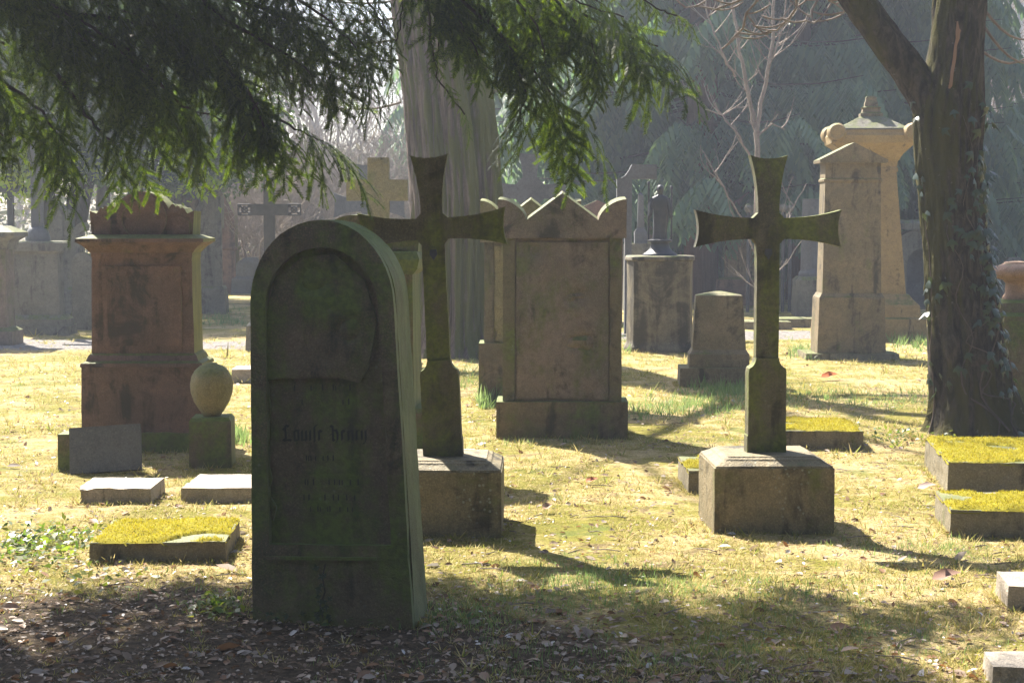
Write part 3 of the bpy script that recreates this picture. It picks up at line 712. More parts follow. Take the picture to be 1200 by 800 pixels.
bm = bmesh.new(); ring(bm, [(.25 * math.cos(R(a)), 1.93 + .25 * math.sin(R(a))) for a in range(0, 360, 15)], [(.17 * math.cos(R(a)), 1.93 + .17 * math.sin(R(a))) for a in range(0, 360, 15)], -.06, .01)
bm_obj('wreath', rough(bm, .02, .05, .02, 3), S['grey'], HD)
cut('heart', [(0, 1.80), (.09, 1.93), (.07, 2.02), (0, 1.98), (-.07, 2.02), (-.09, 1.93)], -.03, .01, S['tan'], HD, .01, .05)
turned('leaf_finial', [(.09, 2.38), (.12, 2.46), (.13, 2.54), (.11, 2.62), (.05, 2.68), (.01, 2.70)], S['grey'], T, 14, (0, .2), 0, .012)
f = Frame(259, 343)
z = f.z; x = f.x
T = thing('pitched_stone', 'red sandstone monument with a steep roof behind the gothic gravestone', 'monument', (f.X, f.Y, -.03), 3)
rocky('base', [(0, .33, 0, .7), (.98, .32, 0, .7), (1.0, .36, -.03, .73), (1.06, .36, -.03, .73)], S['red'], T, .01, .2, .005)
cut('body', [(-.3, 1.05), (.3, 1.05), (.3, 1.75), (0, 2.35), (-.3, 1.75)], .04, .66, S['red'], T, .01, .2)

# --- far stones between statuette, right cross and the conifers
f = Frame(700, Y=27)
T = thing('headstone', 'brown round gabled stone showing behind the right ear of the gabled headstone', 'headstone', (f.X, f.Y, -.03), 0)
cut('slab', [(-.4, 0), (.4, 0), (.4, 1.55), (.22, 1.85), (0, 1.95), (-.22, 1.85), (-.4, 1.55)], 0, .3, S['red'], T, .01, .2)
f = Frame(752, Y=30)
T = thing('small_obelisk', 'slim dark obelisk on a square foot seen left of the statuette', 'obelisk', (f.X, f.Y, 0), 0)
rocky('foot', [(0, .3, 0, .5), (1.2, .28, .02, .48)], S['grey'], T, .01, .2); rocky('base', [(1.197, .11, .14, .36), (1.4, .11, .14, .36), (1.47, .065, .18, .32)], S['blue'], T, .005, .2); rocky('shaft', [(1.467, .06, .19, .31), (2.05, .045, .2, .3), (2.1, .01, .245, .255)], S['blue'], T, .004, .2)
f = Frame(762, Y=36)
T = thing('pale_stele', 'pale stele far behind the statuette', 'stele', (f.X, f.Y, 0), -10)
rocky('shaft', [(0, .3, 0, .4), (.8, .3, 0, .4), (.85, .2, .08, .32), (2.1, .19, .09, .31)], S['slab'], T, .01, .2)
f = Frame(790, Y=38)
T = thing('pale_stele', 'pale double stele under the conifer right of the statuette', 'stele', (f.X, f.Y, 0), -10)
rocky('shaft', [(0, .4, 0, .4), (1.6, .38, 0, .4), (1.75, .2, .1, .3)], S['slab'], T, .01, .2)
f = Frame(877, Y=33)
z = f.z; x = f.x
T = thing('tomb', 'brown gabled tomb with pale lit left corner behind the right cross', 'tomb', (f.X, f.Y, -.03), -12)
rocky('base', [(0, .62, -.1, 1.1), (.5, .6, -.08, 1.08), (.55, .5, 0, 1.0)], S['red'], T, .01, .2); rocky('body', [(.547, .46, .05, .95), (1.55, .45, .05, .95)], S['tan'], T, .01, .2)
cut('gable', [(-.5, 1.547), (.5, 1.547), (.5, 1.85), (0, 2.2), (-.5, 1.85)], 0, 1.0, S['red'], T, .01, .2)
T = thing('iron_railing', 'iron railing with ball tops behind the right cross', 'railing', (at(890, 262, 30).x, 30, 0), 0)
for i, px in enumerate((877, 893, 907, 918, 926)):
    xx = at(px, 262, 30).x - T.location.x
    tb = Tubes(); tb.add([(xx, 0, 0), (xx, 0, 1.78)], [.03, .03], 8); PO = tb.build('post', S['iron'], T)
    turned('ball_top', [(.02, 1.74), (.06, 1.77), (.075, 1.82), (.06, 1.87), (.015, 1.9)], S['grey'], PO, 12, (xx, 0))
tb = Tubes(); tb.add([(at(872, 262, 30).x - T.location.x, 0, 1.66), (at(932, 262, 30).x - T.location.x, 0, 1.66)], [.03, .03], 6); tb.build('rail', S['iron'], T)
f = Frame(953, 369)
T = thing('column_stone', 'blue grey column stump on a dark block between the right cross and the stele', 'gravestone', (f.X, f.Y, -.03), 0)
rocky('block', [(0, .27, 0, .55), (.62, .26, .01, .54), (.68, .2, .06, .48)], S['grey'], T, .01, .1); turned('column', [(.2, .67), (.2, .74), (.165, .78), (.15, 1.5), (.14, 2.0)], S['blue'], T, 18, (0, .27))
for px, yb, h, lab in ((900, 385, .1, 'low kerb stone in the sunny grass behind the right cross'), (930, 383, .12, 'flat kerb stone beside the column stump')):
    slab(px - 28, px + 28, yb, h, .6, lab, S['slabm'], 0)
f = Frame(1083, Y=31)
T = thing('arched_tomb', 'dark tomb with a round arched niche between the yellow monument and the ivy clad tree', 'tomb', (f.X, f.Y, 0), 0)
bm = bmesh.new(); ring(bm, arch_outline(.6, .6, 1.0, 1.45, 12), arch_outline(.3, .3, .8, 1.1, 12, .02), 0, .5); bm_obj('arch', rough(bm, .01, .2, .004), S['grey'], T)
rocky('cap', [(1.44, .68, -.08, .6), (1.55, .68, -.08, .6), (1.62, .5, .05, .45)], S['grey'], T, .01, .2); rocky('niche_back', [(0, .55, .35, .45), (1.2, .5, .35, .45)], S['blue'], T, .0, .3)
for px, Y, top, hw, mat, lab in ((1160, 30, 326, .1, 'tan', 'slim tan stone beside the pink urn'), (1172, 36, 325, .08, 'slab', 'small pale post left of the pink urn'),
                                 (1192, 34, 300, .22, 'grey', 'far grey stone above the pink urn'), (940, 36, 285, .2, 'red', 'far brown stone behind the column stump'), (742, 40, 262, .22, 'slab', 'far pale stone left of the small obelisk'),
                                 (296, 38, 300, .4, 'blue', 'far blue grey stone left of the filigree cross'), (366, 40, 240, .25, 'grey', 'far grey stone right of the filigree cross')):
    f = Frame(px, Y=Y); T = thing('gravestone', lab, 'gravestone', (f.X, f.Y, -.03), rnd.uniform(-10, 10))
    zt = f.z(top); rocky('body', [(0, hw * 1.25, 0, .5), (.35, hw * 1.2, 0, .5), (.4, hw, .06, .44), (zt - .12, hw * .95, .07, .43), (zt, hw * .5, .15, .35)], S[mat], T, .01, .2)
# ================================================================== trees
def bole(name, path, radii, mat, parent, n=64, rows=90, ridge=.06, freq=7., zs=1.2, seed=0, lobes=None, buttress=0):
    """tapered trunk with real bark ridges; returns the object and a function for points on its surface"""
    P = [Vector(p) for p in path]; L = [0]
    for a, b in zip(P, P[1:]): L.append(L[-1] + (b - a).length)
    def smp(t):
        s = t * L[-1]; i = max(j for j in range(len(P) - 1) if L[j] <= s + 1e-9); q = (s - L[i]) / (L[i + 1] - L[i])
        def cr(A):
            p0, p1, p2, p3 = A[max(i - 1, 0)], A[i], A[i + 1], A[min(i + 2, len(A) - 1)]
            return p1 + (p2 - p0) * (.5 * q) + (2 * p0 - 5 * p1 + 4 * p2 - p3) * (.5 * q * q) + (3 * p1 - p0 - 3 * p2 + p3) * (.5 * q ** 3)
        return cr(P), max(.004, cr(radii))
    def surf(t, a):
        c, r = smp(t); c2, _ = smp(min(1, t + .01)); tg = (c2 - smp(max(0, t - .01))[0]).normalized()
        x = Vector((1, 0, 0)) if abs(tg.x) < .8 else Vector((0, 1, 0)); x = (x - tg * x.dot(tg)).normalized(); y = tg.cross(x)
        d = x * math.cos(a) + y * math.sin(a); q = Vector((math.cos(a) * freq * .35, math.sin(a) * freq * .35, t * L[-1] * zs + seed))
        k = 1 + ridge * (1 - 2 * abs(noise.noise(q)) * 1.6) + ridge * .8 * noise.noise(q * 2.3) + ridge * .5 * noise.noise(q * 5.1)
        if lobes: k += lobes(t, a)
        if buttress: k += buttress * max(0, 1 - t * L[-1] / .5) ** 2 * (.35 + .65 * math.sin(a * 5 + seed) * noise.noise(Vector((math.cos(a) * 2, math.sin(a) * 2, seed))) * 1.5)
        return c + d * (r * k), d
    V = []; F = []
    for j in range(rows + 1):
        for i in range(n): V.append(tuple(surf(j / rows, 2 * math.pi * i / n)[0]))
    for j in range(rows):
        for i in range(n): F.append((j * n + i, j * n + (i + 1) % n, (j + 1) * n + (i + 1) % n, (j + 1) * n + i))
    return np_obj(name, V, F, mat, parent), surf, smp
def grow(tb, p, d, ln, r, depth, rg, gnarl=.25, up=.1, side=(2, 3), n=5, spread=.8, tips=None, minr=.003):
    """bare branch that forks again and again"""
    k = 4; pts = [p]; d = d.normalized(); rad = [r]
    for i in range(k):
        d = (d + Vector((rg.gauss(0, gnarl), rg.gauss(0, gnarl), rg.gauss(0, gnarl) + up))).normalized()
        pts.append(pts[-1] + d * ln / k); rad.append(max(minr, r * (1 - .45 * (i + 1) / k)))
    tb.add(pts, rad, n if r > .03 else 4 if r > .012 else 3)
    if depth <= 0:
        if tips is not None: tips.append((pts[-1], d))
        return
    for j in range(rg.randint(*side)):
        i = rg.randint(1, k); o = Vector((rg.gauss(0, 1), rg.gauss(0, 1), rg.gauss(0, .6))); o = (o - d * o.dot(d)).normalized()
        grow(tb, pts[i], d + o * spread * rg.uniform(.6, 1.3), ln * rg.uniform(.55, .8), rad[i] * .62, depth - 1, rg, gnarl, up, side, n, spread, tips, minr)
    grow(tb, pts[-1], d, ln * .75, rad[-1], depth - 1, rg, gnarl, up, side, n, spread, tips, minr)

B_great = bark('grey green fibrous bark', (.21, .17, .155), (.07, .056, .052), (.105, .12, .028), .62, 13., .8, (.9, -.3, 0))
B_right = bark('dark mossy bark', (.105, .085, .068), (.022, .018, .015), (.07, .066, .014), .42, 15., 4.5, (-.6, -.1, .6))
B_red = bark('reddish conifer bark', (.15, .075, .055), (.09, .045, .035), (.08, .07, .03), .1, 12., .8)
B_twig = bark('pale twig bark', (.30, .25, .22), (.20, .165, .145), (.20, .19, .10), .15, 6., 3.)
B_dark = bark('dark trunk bark', (.07, .058, .045), (.045, .04, .03), (.07, .075, .03), .35, 8., 2.)
B_vine = bark('vine bark', (.16, .12, .10), (.10, .08, .065), (.08, .08, .04), .2, 8., 4.)
B_yew = bark('yew bark', (.06, .045, .036), (.035, .028, .022), (.07, .07, .03), .2, 8., 2.)

# --- the great trunk in the middle
Y = 20.4
T = thing('great_tree', 'massive tree trunk with grey fibrous bark turning mossy green on its right side', 'tree', at(530, 417, Y) * 1.0)
T.location.z = 0; o0 = T.location.copy()
pa = [(533, 428), (533, 395), (534, 350), (535, 250), (529, 150), (516, 60), (503, -10), (490, -120), (480, -260), (474, -420)]
pr = [74, 60, 53, 51, 50, 46, 43, 40, 34, 26]
pth = [at(x, y, Y) - o0 for x, y in pa]; pth[0].z = -.15
lob = lambda t, a: -.15 * math.exp(-((math.atan2(math.sin(a + .95), math.cos(a + .95))) / .10) ** 2) - .09 * math.exp(-((math.atan2(math.sin(a + 1.75), math.cos(a + 1.75))) / .16) ** 2)
tr, surf, smp = bole('trunk', pth, [r * Y / FPX for r in pr], B_great, T, 180, 220, .075, 20, .5, 3, lob, .35)
tb = Tubes(); rg = random.Random(5); top = pth[-1]
for a in range(7):
    q = R(a * 51 + 10); s = pth[-1 - (a % 3)]
    grow(tb, s, Vector((math.cos(q), math.sin(q), .8)), 2.4, .15, 3, rg, .18, .1, (1, 2))
tb.build('limbs', B_twig, T)
tb = Tubes(); rg = random.Random(15)           # thin bare shoots drooping left of the trunk
for y0, ln in ((45, 1.2), (20, 1.5), (120, 1.0), (-5, 1.6), (70, .9), (0, 1.8)):
    s = at(470, y0, Y - .1) - o0; d = Vector((-1, -.3, -.35)); pts = [s]
    for i in range(8): d = (d + Vector((rg.gauss(0, .12), 0, .11 + rg.gauss(0, .08)))).normalized(); pts.append(pts[-1] + d * ln / 8)
    tb.add(pts, [.016 - .0015 * i for i in range(9)], 5)
    for i in (2, 4, 6): grow(tb, pts[i], Vector((-.6, rg.gauss(0, .3), rg.gauss(0, .7))), .45, .008, 1, rg, .2, .05, (1, 2))
tb.build('bare_shoots', B_twig, T)

# --- the forked, ivy clad tree at the right
Y = 12.6
T = thing('forked_tree', 'dark forked tree with ivy on its trunk and a torn bark wound, right', 'tree', at(1142, 508, Y)); T.location.z = 0; o1 = T.location.copy()
pa = [(1146, 520), (1145, 500), (1141, 470), (1135, 430), (1126, 350), (1117, 260), (1111, 180), (1112, 130), (1118, 80), (1123, 30), (1128, -20), (1136, -120), (1140, -260)]
pr = [66, 56, 47, 43, 38, 35, 36, 38, 31, 29, 28, 25, 18]
pth = [at(x, y, Y) - o1 for x, y in pa]; pth[0].z = -.1
tr, rsurf, rsmp = bole('trunk', pth, [r * Y / FPX for r in pr], B_right, T, 96, 170, .085, 12, 1.4, 8, None, .5)
lp = [at(x, y, Y + .0) - o1 for x, y in ((1112, 175), (1098, 130), (1072, 92), (1040, 50), (1002, -4), (960, -70), (920, -160), (880, -270))]
bole('limb', lp, [r * Y / FPX for r in (22, 25, 20, 18.5, 18, 17, 14, 10)], B_right, T, 56, 90, .055, 9, 2.5, 4)
rg = random.Random(21); tb = Tubes()
for i in range(10):
    s = rg.choice((pth[-1], pth[-2], lp[-1], lp[-2], lp[-3])); q = rg.uniform(0, 6.28)
    grow(tb, s, Vector((math.cos(q), math.sin(q) * .6, .7)), 1.3, .06, 3, rg, .2, .08, (1, 2))
tb.build('branches', B_twig, T)
# twigs that hang into the picture from the left limb
tb = Tubes(); rg = random.Random(33)
for px, py, ex, ey, yy in ((960, -70, 800, 8, .3), (950, -60, 900, 38, .5), (960, -60, 948, 25, -.2), (930, -90, 840, 60, .7), (920, -120, 990, 12, .6)):
    a = at(px, py, Y) - o1; b = at(ex, ey, Y + yy) - o1; pts = []
    for i in range(9):
        t = i / 8; pts.append(a.lerp(b, t) + Vector((rg.gauss(0, .02), rg.gauss(0, .02), -.22 * math.sin(t * 3.1) * (1 - t * .3) + rg.gauss(0, .012))))
    tb.add(pts, [.014 * (1 - .08 * i) for i in range(9)], 5)
    for i in range(3, 9):
        d = Vector((rg.choice((-1, 1)) * .7, rg.gauss(0, .3), rg.uniform(-.5, .4))); q = [pts[i]]
        for j in range(5): d = (d + Vector((0, 0, .16))).normalized(); q.append(q[-1] + d * rg.uniform(.035, .06))
        tb.add(q, [.007, .0065, .006, .006, .008, .003], 4)
tb.build('hanging_twigs', B_twig, T); tb = Tubes()
for px, py, ex, ey in ((1152, 10, 1215, 45), (1152, 30, 1215, 75), (1150, 60, 1215, 60)):
    a = at(px, py, Y) - o1; b = at(ex, ey, Y + .2) - o1
    tb.add([a.lerp(b, i / 6) + Vector((0, 0, -.09 * math.sin(i / 6 * 3.1))) for i in range(7)], [.012 - .001 * i for i in range(7)], 5)
tb.build('side_twigs', B_twig, T)
# torn bark: bare wood, a thin patch lying on the trunk
m = Mat('bare torn wood'); v = m.coords(); m.done(m.mix(m.noise(m.scale(v, (30., 30., 4.)), 1, 5), (.36, .22, .15), (.22, .12, .08)), .8); M_wood = m.m
def patch(pix, Yc):
    V = []; F = []
    for x, y, hw in pix:
        c = at(x, y, Yc) - o1
        best = min(((rsurf(t / 240, -math.pi / 2 + a / 60)[0] - c).xz.length, t / 240, -math.pi / 2 + a / 60) for t in range(90, 215, 1) for a in range(-60, 61, 6))
        for s in (-1, 0, 1):
            p, d = rsurf(best[1], best[2] + s * hw); V.append(tuple(p + d * (.006 - .012 * abs(s))))
    for i in range(len(pix) - 1):
        for s in (0, 1): F.append((i * 3 + s, i * 3 + s + 1, i * 3 + s + 4, i * 3 + s + 3))
    return np_obj('torn_wood', V, F, M_wood, tr)
patch([(1115, 30, .06), (1116, 38, .14), (1114, 48, .12), (1112, 58, .11), (1110, 70, .12), (1109, 82, .11), (1107, 92, .16), (1104, 102, .14), (1103, 106, .05)], Y)

# --- ivy climbing the forked tree: stems and single leaves
M_ivy = leaf('ivy leaf', [(.016, .03, .018), (.026, .045, .026), (.045, .06, .04)], [(.12, .2, .03), (.16, .24, .04), (.1, .15, .04)], .15, .32, .55)
T = thing('ivy', 'dark ivy with winding pale stems climbing the forked tree', 'ivy', tuple(o1))
rg = random.Random(8)
def tsurf(t, a, off=.008):
    p, d = rsurf(t, a); return p + d * off, d
for a0, t0, t1, wob in ((-1.75, .02, .34, .5), (-1.15, .03, .50, .6), (-.7, .02, .46, .5), (-1.35, .05, .2, .9), (-2.85, .03, .40, .12)):
    tb = Tubes(); pts = []; n = 26
    for i in range(n):
        t = t0 + (t1 - t0) * i / (n - 1); pts.append(tsurf(t, a0 + wob * noise.noise(Vector((i * .17, a0 * 5, 2.))) * 1.6, .006)[0])
    tb.add(pts, [.0075 - .0002 * i for i in range(n)], 5); tb.build('stem', B_vine, T)
lf = [(0, 0), (.26, .34), (.5, .42), (.42, .16), (.62, .12), (.78, .06), (1.0, 0)]
pv = [(0, 0, 0)] + [(x, y, -.35 * y * y - .1 * x * x) for x, y in lf[1:]] + [(x, -y, -.35 * y * y - .1 * x * x) for x, y in lf[-2:0:-1]]
me = bpy.data.meshes.new('leaf'); pv2 = [(.45, 0, .05)] + pv; n = len(pv)
me.from_pydata(pv2, [], [(0, 1 + i, 1 + (i + 1) % n) for i in range(n)]); me.shade_smooth(); me.materials.append(M_ivy)
cnt = 0
for i in range(900):
    t = rg.uniform(.02, .56); a = rg.uniform(-3.0, .1)
    dens = .04 + .9 * math.exp(-((a + .75) / .38) ** 2) * (1 if .12 < t < .46 else .25) + .45 * math.exp(-((a + 2.85) / .14) ** 2) * (t < .42) + .25 * math.exp(-((a + 1.5) / .4) ** 2) * (.25 < t < .4)
    if rg.random() > dens or cnt >= 290: continue
    p, d = tsurf(t, a, rg.uniform(.012, .05)); o = bpy.data.objects.new('leaf', me); COL.objects.link(o); o.parent = T; cnt += 1
    down = (Vector((rg.gauss(0, .6), 0, -1)) + d * rg.uniform(.1, .5)).normalized(); nrm = (d + Vector((rg.gauss(0, .25), rg.gauss(0, .25), .4))).normalized()
    y = nrm.cross(down).normalized(); nrm = down.cross(y); s = rg.uniform(.06, .115)
    o.matrix_local = Matrix.Translation(p) @ (Matrix((down, y, nrm)).transposed().to_4x4()) @ Matrix.Diagonal((s, s, s, 1))

# --- overhanging yew: limbs, sprays of needles
M_yew = leaf('yew needle', [(.006, .014, .006), (.011, .024, .008), (.02, .038, .010), (.008, .018, .007)], [(.07, .12, .008), (.13, .22, .012), (.26, .36, .016), (.08, .15, .01)], .30, .5, .25)
def spray(nt, ln, nn, nl, nw, seed):
    """flat spray of a yew twig along +x: side twigs with two rows of needles"""
    rg = random.Random(seed); V = []; F = []
    def needle(p, d, side, l):
        d = d.normalized(); s = Vector((0, 0, 1)).cross(d).normalized() * nw * .5 ; b = len(V)
        q = p + d * l + Vector((0, 0, -.05 * l))
        V.extend([tuple(p - s), tuple(p + s), tuple(q + s * .4), tuple(q - s * .4)]); F.append((b, b + 1, b + 2, b + 3))
    def twig(p, d, l, n):
        pts = [p]
        for i in range(n):
            d = (d + Vector((0, 0, -.03)) + Vector((rg.gauss(0, .03), rg.gauss(0, .03), 0))).normalized(); pts.append(pts[-1] + d * l / n)
            s = Vector((0, 0, 1)).cross(d).normalized()
            for k in (-1, 1):
                e = nl * (1 - .35 * abs(i / n - .4)) * rg.uniform(.8, 1.15)
                needle(pts[-1], d * rg.uniform(.75, 1.1) + s * k + Vector((0, 0, rg.gauss(.05, .15))), k, e)
        b = len(V); u = Vector((0, 0, 1)).cross((pts[-1] - pts[0]).normalized()) * .0016
        V.extend([tuple(pts[0] - u), tuple(pts[0] + u), tuple(pts[-1] + u), tuple(pts[-1] - u)]); F.append((b, b + 1, b + 2, b + 3))
        return pts
    main = twig(Vector((0, 0, 0)), Vector((1, 0, .05)), ln, int(nn * 2.2))
    for i in range(nt):
        q = main[int((i + .6) / nt * (len(main) - 2))]; k = 1 if i % 2 else -1
        l = ln * (.55 - .3 * i / nt) * rg.uniform(.7, 1.2)
        twig(q, Vector((.75, k * rg.uniform(.6, .9), -.1)), l, max(3, int(nn * l / (ln * .45))))
    return np.array(V), np.array(F)
T = thing('yew_tree', 'overhanging dark green yew whose drooping branches fill the top left of the picture', 'tree', (-3.7, 8.2, 0)); oy = Vector((-3.7, 8.2, 0))
bole('trunk', [Vector(p) for p in ((0, 0, -.1), (.05, 0, .4), (.1, 0, 1.5), (.2, -.05, 3.), (.1, -.1, 4.6), (.1, 0, 6.2))], [.5, .4, .34, .28, .2, .07], B_yew, T, 48, 60, .08, 6, 1., 2, None, .3)
anchors = []; fine = []; coarse = []           # spray places: (point, direction, size)
def limb(pts, r, fine_from=0., every=.075, ln=(.26, .44), spread=.9, droop=.55, side=2):
    """a branch through the given points, hung with side branches and sprays"""
    tb = Tubes(); P = []
    for i in range(len(pts) - 1):
        for j in range(6): P.append(pts[i].lerp(pts[i + 1], j / 6))
    P.append(pts[-1]); P = [p + Vector((rnd.gauss(0, .004), rnd.gauss(0, .004), rnd.gauss(0, .004))) for p in P]
    n = len(P); tb.add([p - oy for p in P], [max(.004, r * (1 - .9 * i / n)) for i in range(n)], 7)
    acc = 0
    for i in range(1, n):
        d = (P[i] - P[i - 1]); acc += d.length; t = i / n; d.normalize()
        while acc > every and t > fine_from:
            acc -= every
            for s in range(side):
                sd = Vector((0, 0, 1)).cross(d).normalized() * rnd.choice((-1, 1))
                dd = d * rnd.uniform(.3, 1) + sd * rnd.uniform(0, spread) + Vector((0, 0, -droop * rnd.uniform(.3, 1.4)))
                fine.append((P[i] + Vector((rnd.gauss(0, .03), rnd.gauss(0, .05), rnd.gauss(0, .02))), dd.normalized(), rnd.uniform(*ln)))
    fine.append((P[-1], (P[-1] - P[-3]).normalized() + Vector((0, 0, -.2)), ln[1]))
    tb.build('limb', B_yew, T)
    return P
def lim(pix, r=.012, **kw): return limb([at(x, y, Y) for x, y, Y in pix], r, **kw)
# branches as the photograph shows them, at the distance where their shade falls on the foreground
lim([(-120, -40, 8.3), (40, 10, 8.5), (150, 60, 8.6), (215, 125, 8.7), (260, 140, 8.7)], .02)
lim([(150, -20, 8.4), (250, 50, 8.6), (300, 125, 8.7), (345, 150, 8.7), (378, 166, 8.7)], .016, every=.06)
lim([(290, 105, 8.6), (310, 150, 8.65), (322, 170, 8.7)], .008, ln=(.12, .22), every=.05)
lim([(300, 120, 8.6), (290, 150, 8.65), (285, 165, 8.7)], .006, ln=(.12, .2), every=.05)
lim([(-150, 30, 8.2), (-20, 80, 8.4), (50, 130, 8.5), (75, 170, 8.5)], .018)
lim([(-160, 90, 8.1), (-40, 130, 8.3), (5, 160, 8.4)], .014, ln=(.15, .28))
lim([(60, 80, 8.5), (100, 135, 8.5), (135, 172, 8.6), (150, 185, 8.6)], .012, ln=(.16, .3))
lim([(-20, 0, 8.5), (120, 20, 8.6), (230, 40, 8.6), (320, 60, 8.7)], .016)
lim([(90, -60, 8.0), (200, -20, 8.2), (310, 10, 8.3), (400, 50, 8.4)], .016)
lim([(200, -80, 8.3), (330, -40, 8.4), (430, 0, 8.5), (450, 30, 8.5)], .014)
lim([(-60, -70, 7.9), (40, -10, 8.0), (120, 40, 8.1), (180, 95, 8.1)], .016)
lim([(-160, -30, 8.6), (-60, 20, 8.8), (20, 60, 8.8), (90, 85, 8.8)], .016)
lim([(110, 30, 8.7), (190, 90, 8.8), (230, 150, 8.8)], .012, ln=(.18, .32))
lim([(0, -30, 8.2), (70, 20, 8.3), (130, 70, 8.3), (160, 130, 8.4)], .014)
lim([(210, -30, 8.1), (260, 20, 8.2), (330, 60, 8.2), (370, 90, 8.3)], .014, ln=(.18, .32))
for a_ in ([(20, -60, 8.6), (130, -10, 8.8), (220, 20, 8.9), (300, 40, 8.9)], [(-100, -60, 8.3), (20, -30, 8.4), (110, 0, 8.5), (190, 30, 8.5)],
           [(130, -50, 8.7), (240, -20, 8.8), (340, 20, 8.8), (395, 35, 8.8)], [(250, -60, 8.0), (320, -20, 8.1), (380, 20, 8.1), (420, 60, 8.1)], [(-150, 60, 8.6), (-50, 95, 8.7), (20, 120, 8.7), (60, 150, 8.7)],
           [(-40, -80, 8.1), (60, -40, 8.2), (150, -20, 8.2), (260, 0, 8.2)]):
    lim(a_, .014, ln=(.2, .36), every=.09)
# middle branches over the great trunk
lim([(380, -90, 8.2), (480, -40, 8.3), (540, 0, 8.3), (600, 50, 8.4), (655, 120, 8.4), (680, 142, 8.4)], .016)
lim([(470, -60, 8.2), (560, -30, 8.3), (650, 0, 8.4), (720, 35, 8.4), (770, 55, 8.4)], .014)
lim([(560, 5, 8.3), (600, 60, 8.3), (615, 110, 8.3), (608, 140, 8.3)], .010, ln=(.15, .28))
lim([(500, -20, 8.3), (505, 40, 8.35), (512, 90, 8.35), (545, 135, 8.35)], .008, ln=(.08, .15), every=.06, side=1)
lim([(520, -20, 8.3), (540, 30, 8.3), (560, 65, 8.3)], .008, ln=(.14, .22))
lim([(610, -40, 8.1), (650, 0, 8.2), (690, 40, 8.2), (700, 75, 8.2)], .010, ln=(.16, .28))
lim([(540, -50, 8.0), (590, -20, 8.1), (630, 30, 8.1), (640, 75, 8.1)], .010, ln=(.18, .3))
lim([(640, -60, 8.2), (720, -20, 8.3), (770, 10, 8.3), (795, 20, 8.3)], .008, ln=(.10, .18), every=.07)
lim([(450, -60, 8.4), (530, -30, 8.5), (600, -5, 8.5), (660, 25, 8.5)], .012)
lim([(560, -60, 8.3), (640, -30, 8.4), (700, 0, 8.4), (740, 40, 8.4)], .01)
lim([(640, -30, 8.0), (680, 5, 8.1), (730, 20, 8.1)], .008, ln=(.16, .28))
lim([(472, -30, 8.4), (470, 20, 8.4), (466, 50, 8.4)], .005, ln=(.07, .12), every=.07, side=1)
lim([(525, -10, 8.4), (518, 30, 8.4), (512, 65, 8.4)], .005, ln=(.07, .12), every=.07, side=1)
# the rest of the crown above the frame
rg = random.Random(4)
for i in range(46):
    z0 = rg.uniform(3.0, 5.6); q = rg.uniform(-.95, .75); ln = rg.uniform(1.8, 3.9) * (1 - .06 * z0)
    a = Vector((-3.55, 8.15, z0)); d = Vector((math.cos(q), math.sin(q), .05))
    pts = [a + d * ln * t + Vector((0, 0, .25 * math.sin(t * 2.6) - .25 * t * t)) for t in (0, .2, .4, .6, .8, 1.)]
    tb = Tubes(); tb.add([p - oy for p in pts], [.05 * (1 - .16 * j) for j in range(6)], 6); tb.build('limb', B_yew, T)
    for k in range(70):
        t = rg.uniform(.12, 1); p = a + d * ln * t + Vector((rg.gauss(0, .28), rg.gauss(0, .28), .25 * math.sin(t * 2.6) - .25 * t * t + rg.gauss(0, .12)))
        lo, hi = .75 * p.z + 3.6, .75 * p.z + 6.55 + .3 * noise.noise(Vector((p.x * 1.2, 3., p.z)))
        if p.z < 2.62 + .0 or not lo < p.y < hi or p.x > 1.5 - .5 * p.z: continue
        if at(0, 0, p.y).z + .12 > p.z and p.y > 2: continue
        if noise.noise(Vector(((p.x + .5 * p.z) * 1.1, (p.y - .75 * p.z) * 1.1, 7.))) > .2: continue   # gaps that let sun through
        coarse.append((p, Vector((d.x + rg.gauss(0, .5), d.y + rg.gauss(0, .5), -.4)).normalized(), rg.uniform(.4, .65)))
def hang(items, proto, name):
    VV = []; FF = []; off = 0; prot = [spray(*(proto + (s,))) for s in range(5)]
    for k in range(5):
        it = items[k::5]
        if not it: continue
        d = np.array([tuple(i[1]) for i in it]); L = np.array([tuple(i[0] - oy) for i in it]); s = np.array([i[2] for i in it]) / proto[1]
        up = np.array([[0, -.15, 1.]] * len(it)) + nrng.normal(0, .25, (len(it), 3))
        V_, F_ = instances(prot[k][0], prot[k][1], frames(d, up) * s[:, None, None], L); VV.append(V_); FF.append(F_ + off); off += len(V_)
    o = np_obj(name, np.concatenate(VV), np.concatenate(FF), M_yew, T, False); tag(o, kind='stuff'); return o
hang(fine, (7, .34, 19, .019, .0062), 'foliage')
hang(coarse, (7, .5, 5, .075, .016), 'crown_foliage')

